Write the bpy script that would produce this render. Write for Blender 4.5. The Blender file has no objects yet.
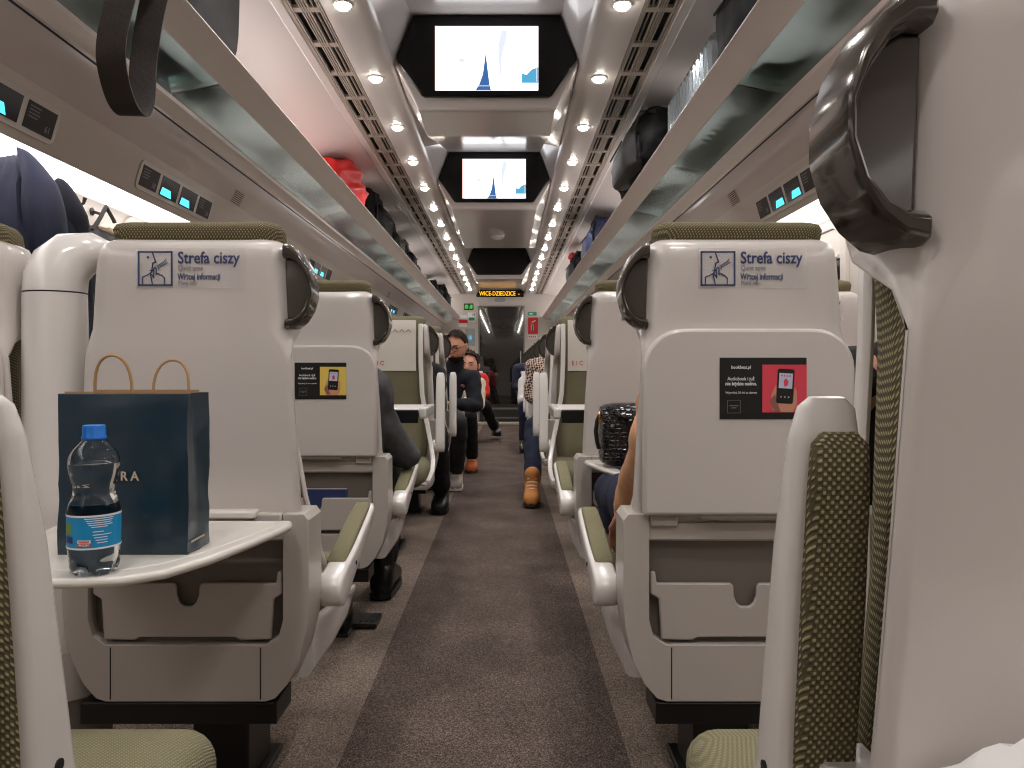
import bpy, bmesh, math, random
from mathutils import Vector, Matrix, Euler
random.seed(7)
PI = math.pi
scn = bpy.context.scene
COL = scn.collection
R = math.radians
HC = 0.905            # camera height above the carpet
CX = -0.08            # centre line of the coach shell

# ------------------------------------------------------------------ materials
def lin(c):
    return tuple(((x/255)/12.92 if x/255 <= .04045 else ((x/255+.055)/1.055)**2.4) for x in c)
def nodes(name):
    m = bpy.data.materials.new(name); m.use_nodes = True
    nt = m.node_tree; b = nt.nodes['Principled BSDF']
    return m, nt, b
def mat(name, rgb, rough=.5, metal=0., coat=0., bump=0., bscale=200., spec=.5, vary=0., vscale=3.):
    m, nt, b = nodes(name)
    c = lin(rgb)
    b.inputs['Base Color'].default_value = (*c, 1)
    b.inputs['Roughness'].default_value = rough
    b.inputs['Metallic'].default_value = metal
    b.inputs['Coat Weight'].default_value = coat
    b.inputs['Coat Roughness'].default_value = .08
    b.inputs['Specular IOR Level'].default_value = spec
    tc = nt.nodes.new('ShaderNodeTexCoord')
    if vary:
        n = nt.nodes.new('ShaderNodeTexNoise'); n.inputs['Scale'].default_value = vscale; n.inputs['Detail'].default_value = 4
        nt.links.new(tc.outputs['Object'], n.inputs['Vector'])
        r = nt.nodes.new('ShaderNodeValToRGB')
        r.color_ramp.elements[0].position = .35; r.color_ramp.elements[1].position = .65
        r.color_ramp.elements[0].color = (*[x*(1-vary) for x in c], 1)
        r.color_ramp.elements[1].color = (*[min(1, x*(1+vary)) for x in c], 1)
        nt.links.new(n.outputs['Fac'], r.inputs['Fac']); nt.links.new(r.outputs['Color'], b.inputs['Base Color'])
    if bump:
        n = nt.nodes.new('ShaderNodeTexNoise'); n.inputs['Scale'].default_value = bscale; n.inputs['Detail'].default_value = 3
        nt.links.new(tc.outputs['Object'], n.inputs['Vector'])
        bp = nt.nodes.new('ShaderNodeBump'); bp.inputs['Strength'].default_value = bump; bp.inputs['Distance'].default_value = .002
        nt.links.new(n.outputs['Fac'], bp.inputs['Height']); nt.links.new(bp.outputs['Normal'], b.inputs['Normal'])
    return m
def emit(name, rgb, strength):
    m, nt, b = nodes(name)
    b.inputs['Base Color'].default_value = (0, 0, 0, 1)
    b.inputs['Emission Color'].default_value = (*lin(rgb), 1)
    b.inputs['Emission Strength'].default_value = strength
    b.inputs['Roughness'].default_value = .3
    return m
def fabric(name, dark, dot, lam, thr, rough=.9):
    # woven cloth: a staggered grid of light stitches on a dark ground
    m, nt, b = nodes(name)
    tc = nt.nodes.new('ShaderNodeTexCoord'); sp = nt.nodes.new('ShaderNodeSeparateXYZ')
    nt.links.new(tc.outputs['Object'], sp.inputs[0])
    def M(op, a, c=None):
        n = nt.nodes.new('ShaderNodeMath'); n.operation = op
        for i, v in enumerate((a, c)):
            if v is None: continue
            if isinstance(v, (int, float)): n.inputs[i].default_value = v
            else: nt.links.new(v, n.inputs[i])
        return n.outputs[0]
    x, y, z = sp.outputs
    k = 2*PI/lam
    u = M('SINE', M('MULTIPLY', M('ADD', x, M('MULTIPLY', y, .5)), k))
    v = M('SINE', M('MULTIPLY', M('ADD', z, M('MULTIPLY', y, .8)), k))
    p = M('MULTIPLY', u, v)
    rp = nt.nodes.new('ShaderNodeValToRGB')
    rp.color_ramp.elements[0].position = thr; rp.color_ramp.elements[1].position = min(1, thr+.25)
    rp.color_ramp.elements[0].color = (*lin(dark), 1); rp.color_ramp.elements[1].color = (*lin(dot), 1)
    nt.links.new(p, rp.inputs['Fac']); nt.links.new(rp.outputs['Color'], b.inputs['Base Color'])
    bp = nt.nodes.new('ShaderNodeBump'); bp.inputs['Strength'].default_value = .5; bp.inputs['Distance'].default_value = .0012
    nt.links.new(p, bp.inputs['Height']); nt.links.new(bp.outputs['Normal'], b.inputs['Normal'])
    b.inputs['Roughness'].default_value = rough
    b.inputs['Specular IOR Level'].default_value = .2
    return m
def carpet(name, base, speck, speck2):
    m, nt, b = nodes(name)
    tc = nt.nodes.new('ShaderNodeTexCoord')
    v = nt.nodes.new('ShaderNodeTexVoronoi'); v.inputs['Scale'].default_value = 430
    nt.links.new(tc.outputs['Object'], v.inputs['Vector'])
    hs = nt.nodes.new('ShaderNodeSeparateColor'); nt.links.new(v.outputs['Color'], hs.inputs[0])
    rp = nt.nodes.new('ShaderNodeValToRGB'); rp.color_ramp.interpolation = 'LINEAR'
    e = rp.color_ramp.elements
    e[0].position = 0; e[0].color = (*[x*.55 for x in lin(base)], 1)
    e[1].position = .45; e[1].color = (*lin(base), 1)
    q = e.new(.72); q.color = (*lin(speck), 1)
    q = e.new(1.); q.color = (*lin(speck2), 1)
    nt.links.new(hs.outputs[0], rp.inputs['Fac'])
    n = nt.nodes.new('ShaderNodeTexNoise'); n.inputs['Scale'].default_value = 3.5; n.inputs['Detail'].default_value = 5
    nt.links.new(tc.outputs['Object'], n.inputs['Vector'])
    r2 = nt.nodes.new('ShaderNodeValToRGB'); r2.color_ramp.elements[0].position = .35; r2.color_ramp.elements[1].position = .7
    r2.color_ramp.elements[0].color = (.72, .72, .72, 1); r2.color_ramp.elements[1].color = (1.1, 1.1, 1.1, 1)
    nt.links.new(n.outputs['Fac'], r2.inputs['Fac'])
    mx = nt.nodes.new('ShaderNodeMix'); mx.data_type = 'RGBA'; mx.blend_type = 'MULTIPLY'; mx.inputs['Factor'].default_value = 1
    nt.links.new(rp.outputs['Color'], mx.inputs['A']); nt.links.new(r2.outputs['Color'], mx.inputs['B'])
    nt.links.new(mx.outputs['Result'], b.inputs['Base Color'])
    bp = nt.nodes.new('ShaderNodeBump'); bp.inputs['Strength'].default_value = .6; bp.inputs['Distance'].default_value = .003
    nt.links.new(hs.outputs[1], bp.inputs['Height']); nt.links.new(bp.outputs['Normal'], b.inputs['Normal'])
    b.inputs['Roughness'].default_value = .95; b.inputs['Specular IOR Level'].default_value = .1
    return m
def frosted(name):
    # greenish translucent rack glass: lets light and the shapes of the luggage through
    m, nt, b = nodes(name)
    out = nt.nodes['Material Output']
    tr = nt.nodes.new('ShaderNodeBsdfTranslucent'); tr.inputs['Color'].default_value = (.95, .985, .97, 1)
    rf = nt.nodes.new('ShaderNodeBsdfTransparent'); rf.inputs['Color'].default_value = (.90, .965, .94, 1)
    gl = nt.nodes.new('ShaderNodeBsdfGlossy'); gl.inputs['Roughness'].default_value = .12; gl.inputs['Color'].default_value = (.8, .9, .9, 1)
    m1 = nt.nodes.new('ShaderNodeMixShader'); m1.inputs[0].default_value = .72
    nt.links.new(tr.outputs[0], m1.inputs[1]); nt.links.new(rf.outputs[0], m1.inputs[2])
    fr = nt.nodes.new('ShaderNodeFresnel'); fr.inputs['IOR'].default_value = 1.22
    m2 = nt.nodes.new('ShaderNodeMixShader'); nt.links.new(fr.outputs[0], m2.inputs[0])
    nt.links.new(m1.outputs[0], m2.inputs[1]); nt.links.new(gl.outputs[0], m2.inputs[2])
    nt.links.new(m2.outputs[0], out.inputs['Surface'])
    return m
def film(name, alpha):
    m, nt, b = nodes(name)
    b.inputs['Base Color'].default_value = (.75, .72, .7, 1); b.inputs['Roughness'].default_value = .08
    b.inputs['Alpha'].default_value = alpha
    return m
def glass(name, rgb, rough=0., ior=1.45):
    m, nt, b = nodes(name)
    b.inputs['Base Color'].default_value = (*rgb, 1); b.inputs['Transmission Weight'].default_value = 1
    b.inputs['Roughness'].default_value = rough; b.inputs['IOR'].default_value = ior
    return m
def croc(name):
    m, nt, b = nodes(name)
    b.inputs['Base Color'].default_value = (.008, .008, .009, 1); b.inputs['Roughness'].default_value = .22
    tc = nt.nodes.new('ShaderNodeTexCoord'); mp = nt.nodes.new('ShaderNodeMapping'); mp.inputs['Scale'].default_value = (62, 62, 85)
    nt.links.new(tc.outputs['Object'], mp.inputs[0])
    v = nt.nodes.new('ShaderNodeTexVoronoi'); v.feature = 'DISTANCE_TO_EDGE'; v.inputs['Scale'].default_value = 1; v.inputs['Randomness'].default_value = .45
    nt.links.new(mp.outputs[0], v.inputs['Vector'])
    rp = nt.nodes.new('ShaderNodeValToRGB'); rp.color_ramp.elements[1].position = .18
    nt.links.new(v.outputs['Distance'], rp.inputs['Fac'])
    bp = nt.nodes.new('ShaderNodeBump'); bp.inputs['Strength'].default_value = 1; bp.inputs['Distance'].default_value = .004
    nt.links.new(rp.outputs['Color'], bp.inputs['Height']); nt.links.new(bp.outputs['Normal'], b.inputs['Normal'])
    return m
def plaid(name):
    m, nt, b = nodes(name)
    tc = nt.nodes.new('ShaderNodeTexCoord')
    ck = nt.nodes.new('ShaderNodeTexChecker'); ck.inputs['Scale'].default_value = 64
    ck.inputs['Color1'].default_value = (*lin((60, 45, 42)), 1); ck.inputs['Color2'].default_value = (*lin((196, 172, 158)), 1)
    mp = nt.nodes.new('ShaderNodeMapping'); mp.inputs['Rotation'].default_value = (.6, .3, .8)
    nt.links.new(tc.outputs['Object'], mp.inputs[0]); nt.links.new(mp.outputs[0], ck.inputs['Vector'])
    nt.links.new(ck.outputs['Color'], b.inputs['Base Color']); b.inputs['Roughness'].default_value = .95
    return m

M = dict(
    shell=mat('seat_shell_plastic', (203, 195, 190), .30, coat=.5),
    shell_shaded=mat('seat_lower_shaded_plastic', (184, 175, 167), .36, coat=.25),  # shell plastic with the light falloff low on the seats darkened into it
    white=mat('white_gloss_plastic', (224, 218, 213), .22, coat=.4),
    tray=mat('tray_plastic', (218, 212, 204), .3, coat=.2),
    recess=mat('dark_grey_plastic', (112, 103, 95), .5),
    seam=mat('seam_black', (22, 20, 18), .7),
    handle=mat('dark_bronze_gloss', (66, 59, 52), .16, metal=.35, coat=.6),
    handle2=mat('dark_grip_inner', (72, 66, 60), .25, coat=.4),
    black=mat('black_plastic', (18, 17, 17), .35),
    metal=mat('dark_metal', (70, 68, 66), .4, metal=.8),
    chrome=mat('chrome', (200, 200, 200), .15, metal=1),
    dots=fabric('dotted_olive_fabric', (86, 79, 60), (162, 150, 114), .0060, .26),
    olive=fabric('olive_weave_fabric', (120, 114, 90), (146, 139, 110), .0056, .10),
    olive2=mat('plain_olive_cloth', (112, 106, 84), .95, bump=.4, bscale=600, spec=.2, vary=.08, vscale=6),
    cover=mat('white_headrest_cloth', (214, 206, 196), .9, bump=.2),
    ceil=mat('ceiling_panel', (214, 207, 204), .32, coat=.3),
    ceilc=mat('ceiling_gloss_panel', (208, 201, 198), .22, coat=.3),
    spotp=mat('spot_strip_panel', (220, 214, 212), .25, coat=.4),
    panel=mat('side_panel_satin', (184, 170, 165), .28, coat=.5),
    panel2=mat('display_panel_satin', (196, 184, 177), .35, coat=.2),
    wall=mat('wall_panel', (206, 198, 190), .5),
    endw=mat('end_wall_panel', (196, 190, 184), .45, coat=.1),
    fascia=mat('rack_aluminium', (222, 211, 206), .30, metal=.2),
    vent=mat('vent_grey', (184, 172, 162), .45),
    frost=frosted('frosted_rack_glass'),
    film=film('clear_sticker_film', .16),
    navyprint=mat('navy_print', (44, 58, 104), .5),
    greyprint=mat('grey_print', (120, 116, 120), .6),
    whiteprint=mat('white_print', (235, 235, 235), .5),
    redprint=mat('red_panel_print', (222, 66, 84), .45),
    yelprint=mat('yellow_panel_print', (226, 196, 92), .45),
    skinprint=mat('printed_hand', (206, 146, 120), .5),
    skinprint2=mat('printed_palm', (150, 92, 78), .5),
    screenprint=mat('printed_phone_screen', (196, 200, 226), .5),
    redlogo=mat('red_lettering', (200, 74, 48), .6),
    bezel=mat('screen_bezel_black', (9, 7, 8), .25, spec=.3),
    tv=emit('lit_screen', (250, 250, 255), 1.7),
    tvblue=emit('screen_blue', (60, 105, 165), .75),
    tvlblue=emit('screen_light_blue', (80, 165, 205), .8),
    tvgrey=emit('screen_pale', (215, 222, 235), .85),
    tvpink=emit('screen_pink', (255, 205, 195), 1.2),
    spot=emit('spot_lens_glow', (255, 246, 232), 30),
    cove=emit('cove_diffuser_glow', (255, 249, 246), 2.3),
    led=emit('amber_led', (255, 176, 20), 1.6),
    cyan=emit('cyan_display', (70, 205, 245), 1.6),
    dispbg=mat('display_dark_glass', (10, 14, 24), .15, spec=.4),
    plate=mat('seat_number_plate', (30, 20, 17), .4, spec=.3),
    carpet=carpet('light_brown_carpet', (124, 108, 98), (152, 136, 124), (180, 164, 150)),
    runner=carpet('dark_brown_carpet', (86, 73, 67), (112, 98, 91), (146, 131, 121)),
    paperbag=mat('dark_teal_paper', (20, 47, 62), .34, coat=.3, bump=.25, bscale=40),
    kraft=mat('kraft_paper', (176, 138, 96), .8),
    goldprint=mat('pale_gold_print', (206, 186, 160), .5),
    pet=glass('clear_bottle_plastic', (.97, .99, 1.0), .02, 1.33),
    cap=mat('blue_cap', (28, 110, 200), .35),
    label=mat('cyan_label', (28, 150, 208), .35),
    labelw=mat('label_white', (235, 240, 244), .4),
    labelr=mat('label_red', (214, 66, 58), .4),
    labelg=mat('label_green', (120, 150, 40), .4),
    labeln=mat('label_navy', (30, 50, 120), .4),
    croc=croc('black_croc_leather'),
    gold=mat('gold_metal', (214, 176, 110), .25, metal=1),
    night=mat('night_window_glass', (10, 11, 13), .05, coat=.5),
    blind=mat('roller_blind', (214, 208, 200), .8),
    rubber=mat('window_gasket', (34, 32, 30), .5),
    navycloth=mat('navy_cloth', (19, 23, 48), .85, bump=.4, bscale=300, vary=.15, vscale=8),
    darknavy=mat('dark_navy_cloth', (20, 21, 32), .9, bump=.3, bscale=300),
    greycloth=mat('dark_grey_cloth', (66, 65, 66), .95, bump=.5, bscale=250, vary=.2, vscale=30),
    blackcloth=mat('black_nylon', (12, 12, 13), .75, spec=.15, bump=.5, bscale=60, vary=.3, vscale=12),
    greynylon=mat('charcoal_nylon', (50, 48, 50), .6, spec=.2, bump=.4, bscale=60, vary=.2, vscale=12),
    redcloth=mat('red_nylon', (216, 26, 30), .45, bump=.7, bscale=25, vary=.15, vscale=9),
    bluecloth=mat('deep_blue_nylon', (30, 42, 84), .5, bump=.5, bscale=50),
    silver=mat('ribbed_silver_shell', (176, 188, 196), .22, metal=.75),
    whitecase=mat('pale_suitcase_shell', (196, 192, 196), .3, coat=.3),
    strap=mat('black_strap_webbing', (16, 14, 14), .7, bump=.3, bscale=400),
    strapb=mat('brown_leather_strap', (40, 31, 28), .6, bump=.5, bscale=120, vary=.2, vscale=15),
    whitecloth=mat('white_cloth', (214, 210, 206), .9, bump=.3),
    rackfill=emit('rack_fill_glow', (255, 248, 244), 5.5),
    tan=mat('tan_wool', (200, 150, 112), .95, bump=.6, bscale=200, vary=.1, vscale=25),
    cream=mat('cream_cloth', (226, 204, 182), .9, bump=.3),
    redwear=mat('red_cloth', (206, 44, 38), .85, bump=.3),
    denim=mat('dark_denim', (22, 30, 54), .9, bump=.4, bscale=500),
    blackwear=mat('black_cloth', (16, 16, 18), .9, bump=.3),
    greytr=mat('charcoal_trousers', (44, 44, 48), .9, bump=.3, bscale=400),
    plaid=plaid('checked_wool'),
    skin=mat('skin', (208, 150, 126), .5, spec=.4, vary=.05, vscale=10),
    hair=mat('dark_brown_hair', (36, 24, 18), .8, spec=.15, bump=.8, bscale=90),
    eye=mat('eye_dark', (30, 24, 22), .2),
    lips=mat('lips', (170, 96, 88), .5),
    glassframe=mat('dark_red_frames', (60, 18, 30), .3),
    tanboot=mat('tan_nubuck', (196, 128, 64), .8, bump=.4, bscale=200),
    rustboot=mat('rust_leather', (190, 96, 44), .6, bump=.3),
    sneaker=mat('grey_suede', (176, 164, 154), .8),
    blackboot=mat('black_boot_leather', (16, 15, 15), .3),
    sole=mat('boot_sole', (60, 46, 34), .8),
    whitesole=mat('white_sole', (230, 226, 220), .6),
    tissue=mat('white_tissue', (244, 242, 240), .9, bump=.3, bscale=80),
    redsign=mat('red_sign', (212, 30, 36), .4),
    greensign=mat('green_sign', (40, 150, 110), .4),
    whitesign=mat('white_sign', (226, 228, 226), .4),
    greensignlit=emit('green_exit_glow', (60, 170, 60), .8),
    greysign=mat('grey_notice', (150, 156, 158), .4),
    doorglass=mat('door_glass', (14, 16, 16), .02, coat=1., spec=1.),
    doorframe=mat('door_frame_grey', (122, 120, 116), .4, metal=.4),
    threshold=mat('threshold_metal', (200, 190, 180), .4, metal=.5),
)

# ------------------------------------------------------------------ mesh tools
class MB:
    def __init__(s, sx=1):
        s.bm = bmesh.new(); s.mi = 0; s.sx = sx
    def v(s, p): return s.bm.verts.new(p)
    def face(s, vs):
        try:
            f = s.bm.faces.new(vs); f.material_index = s.mi; return f
        except ValueError: return None
    def poly(s, pts): return s.face([s.v(p) for p in pts])
    def box(s, x0, x1, y0, y1, z0, z1, m=None):
        p = [(x0,y0,z0),(x1,y0,z0),(x1,y1,z0),(x0,y1,z0),(x0,y0,z1),(x1,y0,z1),(x1,y1,z1),(x0,y1,z1)]
        if m: p = [m @ Vector(q) for q in p]
        v = [s.v(q) for q in p]
        for f in ((0,3,2,1),(4,5,6,7),(0,1,5,4),(1,2,6,5),(2,3,7,6),(3,0,4,7)): s.face([v[i] for i in f])
        return s
    def loft(s, secs, closed=True, cap=True):
        rings = [[s.v(p) for p in sec] for sec in secs]
        n = len(rings[0])
        for a, b in zip(rings, rings[1:]):
            for i in range(n if closed else n-1):
                j = (i+1) % n
                s.face([a[i], a[j], b[j], b[i]])
        if cap and closed:
            s.face(rings[0][::-1]); s.face(rings[-1])
        return s
    def prism(s, pts, fn, a, b):
        # pts: 2D outline; fn(u,v,w) -> xyz ; w from a to b
        return s.loft([[fn(u, v, a) for u, v in pts], [fn(u, v, b) for u, v in pts]])
    def pxz(s, pts, y0, y1): return s.prism(pts, lambda u, v, w: (u, w, v), y0, y1)
    def pxy(s, pts, z0, z1): return s.prism(pts, lambda u, v, w: (u, v, w), z0, z1)
    def pyz(s, pts, x0, x1): return s.prism(pts, lambda u, v, w: (w, u, v), x0, x1)
    def tube(s, path, r, n=10, flat=None, cap=True):
        path = [Vector(p) for p in path]
        rs = r if isinstance(r, (list, tuple)) else [r]*len(path)
        secs = []; up0 = None
        for i, p in enumerate(path):
            t = (path[min(i+1, len(path)-1)] - path[max(i-1, 0)]).normalized()
            if up0 is None:
                up0 = Vector((0, 0, 1)) if abs(t.z) < .9 else Vector((1, 0, 0))
            a = (up0 - t*up0.dot(t)).normalized(); b = t.cross(a); up0 = a
            secs.append([p + (a*math.cos(k*2*PI/n) + b*math.sin(k*2*PI/n))*rs[i] for k in range(n)])
        return s.loft(secs, True, cap)
    def ribbon(s, path, w, th, side):
        # rectangular section swept along path; w along 'side' vector, th across
        path = [Vector(p) for p in path]; secs = []
        sd = Vector(side).normalized()
        for i, p in enumerate(path):
            t = (path[min(i+1, len(path)-1)] - path[max(i-1, 0)]).normalized()
            nrm = t.cross(sd).normalized()
            secs.append([p + sd*w/2 + nrm*th/2, p - sd*w/2 + nrm*th/2, p - sd*w/2 - nrm*th/2, p + sd*w/2 - nrm*th/2])
        return s.loft(secs)
    def lathe(s, prof, c=(0,0,0), n=24, axis='z', cap=True):
        secs = []
        for r, h in prof:
            ring = []
            for k in range(n):
                a = 2*PI*k/n; u, w = r*math.cos(a), r*math.sin(a)
                q = (u, w, h) if axis == 'z' else ((h, u, w) if axis == 'x' else (u, h, w))
                ring.append((c[0]+q[0], c[1]+q[1], c[2]+q[2]))
            secs.append(ring)
        return s.loft(secs, True, cap)
    def ball(s, c, rx, ry=None, rz=None, n=14, m=9):
        ry = ry or rx; rz = rz or rx
        top = []
        for i in range(1, m):
            a = PI*i/m
            top.append([(c[0]+rx*math.sin(a)*math.cos(2*PI*k/n), c[1]+ry*math.sin(a)*math.sin(2*PI*k/n), c[2]+rz*math.cos(a)) for k in range(n)])
        return s.loft(top)
    def capsule(s, a, b, ra, rb, n=12):
        a = Vector(a); b = Vector(b); s.ball(a, ra, n=n); s.ball(b, rb, n=n); return s.tube([a, b], [ra, rb], n)
    def xf(s, m):
        s.bm.transform(m); return s
    def build(s, name, mats, parent=None, bevel=0, seg=2, sub=0, angle=35, noise=0, nscale=8., flip=True, crease=0, cscale=12.):
        bm = s.bm
        if s.sx < 0:
            for v in bm.verts: v.co.x = -v.co.x
        if flip: bmesh.ops.recalc_face_normals(bm, faces=bm.faces)
        if noise:
            from mathutils import noise as N
            bm.normal_update()
            for v in bm.verts: v.co += v.normal*noise*N.noise(v.co*nscale + Vector((3.1, 1.7, .4)))
        if crease:          # sharp folds
            from mathutils import noise as N
            bm.normal_update()
            for v in bm.verts:
                q = v.co*cscale; a = N.noise(q+Vector((.3, 5.1, 2.2))); b = N.noise(q*.6+Vector((7.3, 1.1, 4.2)))
                v.co += v.normal*crease*(1-2.2*abs(a)-1.2*abs(b))
        me = bpy.data.meshes.new(name); bm.to_mesh(me); bm.free()
        for m in (mats if isinstance(mats, (list, tuple)) else [mats]): me.materials.append(M[m])
        for p in me.polygons: p.use_smooth = True
        me.set_sharp_from_angle(angle=R(angle))
        o = bpy.data.objects.new(name, me); COL.objects.link(o)
        if parent: o.parent = parent
        if bevel:
            b = o.modifiers.new('b', 'BEVEL'); b.width = bevel; b.segments = seg; b.limit_method = 'ANGLE'; b.angle_limit = R(40)
        if sub:
            q = o.modifiers.new('s', 'SUBSURF'); q.levels = q.render_levels = sub
        return o
def remeshed(mb, voxel, smooth=4):
    me = bpy.data.meshes.new('t'); bmesh.ops.recalc_face_normals(mb.bm, faces=mb.bm.faces); mb.bm.to_mesh(me)
    o = bpy.data.objects.new('t', me); COL.objects.link(o)
    r = o.modifiers.new('r', 'REMESH'); r.mode = 'VOXEL'; r.voxel_size = voxel
    sm = o.modifiers.new('m', 'SMOOTH'); sm.iterations = smooth; sm.factor = .5
    dg = bpy.context.evaluated_depsgraph_get(); dg.update()
    e = bpy.data.meshes.new_from_object(o.evaluated_get(dg))
    bpy.data.objects.remove(o); bpy.data.meshes.remove(me)
    q = MB(mb.sx); q.bm.from_mesh(e); bpy.data.meshes.remove(e); mb.bm.free()
    return q
def tag(o, label=None, cat=None, group=None, kind=None):
    if label: o['label'] = label
    if cat: o['category'] = cat
    if group: o['group'] = group
    if kind: o['kind'] = kind
    return o
def empty(name, loc, label, cat, group=None, rz=0):
    o = bpy.data.objects.new(name, None); COL.objects.link(o); o.location = loc; o.rotation_euler = (0, 0, rz)
    o.empty_display_size = .05
    return tag(o, label, cat, group)
def kids(o): return [c for c in bpy.data.objects if c.parent == o]
def copy_tree(o, parent=None):
    c = o.copy(); COL.objects.link(c)
    if parent: c.parent = parent
    for ch in kids(o): copy_tree(ch, c)
    return c
def text_mb(body, size, bold=0., align='LEFT', spacing=1., width=None):
    cu = bpy.data.curves.new('t', 'FONT'); cu.body = body; cu.size = size; cu.offset = bold; cu.align_x = align; cu.space_character = spacing
    cu.extrude = .0002; cu.resolution_u = 3
    o = bpy.data.objects.new('t', cu); COL.objects.link(o)
    dg = bpy.context.evaluated_depsgraph_get(); dg.update()
    me = bpy.data.meshes.new_from_object(o.evaluated_get(dg)); bpy.data.objects.remove(o); bpy.data.curves.remove(cu)
    return me
def texts(name, items, matname, parent, xf=None):
    # items: (body, size, (x, z), bold, align[, width]) on the plane y = 0 facing -Y, all in one lettering mesh
    mb = MB()
    for it in items:
        body, size, (x, z), bold, align = it[:5]
        me = text_mb(body, size, bold, align)
        xs = [v.co.x for v in me.vertices]
        sc = 1.
        if len(it) > 5 and xs:
            sc = it[5]/(max(xs)-min(xs))
        me.transform(Matrix.Translation((x, 0, z)) @ Matrix.Rotation(PI/2, 4, 'X') @ Matrix.Diagonal((sc, 1, 1, 1)))
        mb.bm.from_mesh(me); bpy.data.meshes.remove(me)
    if xf: mb.xf(xf)
    return mb.build(name, matname, parent, flip=False)

def rrect(w, y0, y1, rr, rf, n=5, bow=0.):
    # closed section in XY: rear at y0 (rounded by rr), front at y1 (rounded by rf)
    pts = []
    def arc(cx, cy, r, a0, a1):
        for k in range(n+1):
            a = a0 + (a1-a0)*k/n
            pts.append((cx+r*math.cos(a), cy+r*math.sin(a)))
    arc(-w+rr, y0+rr, rr, PI, 1.5*PI)
    if bow:
        for t in (-.5, 0, .5): pts.append((t*(w-rr)*1.2, y0-bow*(1-t*t)))
    arc(w-rr, y0+rr, rr, 1.5*PI, 2*PI)
    arc(w-rf, y1-rf, rf, 0, .5*PI)
    arc(-w+rf, y1-rf, rf, .5*PI, PI)
    return pts
def rounded2d(x0, x1, z0, z1, r, n=6, corners=(1, 1, 1, 1)):
    # bl, br, tr, tl
    pts = []
    for (cx, cz, a0, on, px, pz) in ((x0+r, z0+r, PI, corners[0], x0, z0), (x1-r, z0+r, 1.5*PI, corners[1], x1, z0),
                             (x1-r, z1-r, 0, corners[2], x1, z1), (x0+r, z1-r, .5*PI, corners[3], x0, z1)):
        if on:
            for k in range(n+1):
                a = a0 + .5*PI*k/n; pts.append((cx+r*math.cos(a), cz+r*math.sin(a)))
        else: pts.append((px, pz))
    return pts
def lerp_tab(tab, t):
    for (a, *va), (b, *vb) in zip(tab, tab[1:]):
        if t <= b:
            f = (t-a)/(b-a); f = max(0, min(1, f)); return [p+(q-p)*f for p, q in zip(va, vb)]
    return list(tab[-1][1:])

# ------------------------------------------------------------------ coach shell
Y0, Y1 = -1.7, 12.7
def strip(pts, y0=Y0, y1=Y1, side=1, cx=CX):
    """profile points (half width, height above camera) swept along the coach, mirrored by side"""
    return [[(cx+side*h, y0, HC+z) for h, z in pts], [(cx+side*h, y1, HC+z) for h, z in pts]]
def structure(o): o['kind'] = 'structure'; return o

mb = MB(); mb.box(-1.45, 1.29, Y0, Y1, -.06, 0); structure(mb.build('floor', 'carpet'))
mb = MB(); mb.pxy([(-.383, Y0+.02), (.285, Y0+.02), (.285, Y1-.06), (-.383, Y1-.06)], .0, .004)
tag(mb.build('carpet_runner', 'runner'), 'dark brown speckled carpet runner along the middle of the aisle', 'carpet')

# walls
WALL = 1.32
for sd, nm in ((-1, 'left'), (1, 'right')):
    mb = MB(); x = CX+sd*WALL
    mb.box(min(x, x+sd*.05), max(x, x+sd*.05), Y0, Y1, 0, 2.2)
    structure(mb.build('wall_'+nm, 'wall'))
    mb = MB(); mb.box(min(x, x-sd*.02), max(x, x-sd*.02), Y0, Y1, 0, .13)
    structure(mb.build('baseboard_'+nm, 'recess', bevel=.006))
mb = MB(); mb.box(-1.45, 1.29, Y0-.05, Y0, -.06, 2.5); structure(mb.build('wall_rear', 'endw'))

# ceiling: centre hump sections (half widths and the height of its lower or upper face)
HX, ZM = .385, 1.275
def hexsec(y, zb, hw=.285):
    return [(CX-HX, y, HC+ZM), (CX-hw, y, HC+zb), (CX+hw, y, HC+zb), (CX+HX, y, HC+ZM)]
TVY = [-1.0, 1.15, 3.21, 5.21, 9.16]
secs = [hexsec(Y0, 1.30)]
mb = MB()
for a, b_, fl in ((Y0, -1.0, None), (-.98, 1.15, -.55), (1.17, 3.21, 1.55), (3.23, 5.21, 3.58), (5.23, 9.16, 6.86), (9.18, 12.7, 9.4)):
    top = 1.475 if b_ < 12 else 1.34
    if fl is None: ss = [hexsec(a, 1.2), hexsec(b_, top, .31)]
    else: ss = [hexsec(a, 1.085), hexsec(fl-.03, 1.085), hexsec(fl+.03, 1.092), hexsec((fl+b_)/2, (1.085+top)/2+.01, .298), hexsec(b_, top, .31)]
    mb.loft(ss, closed=False)
ctr = structure(mb.build('ceiling', 'ceilc', angle=20, flip=False))

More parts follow.
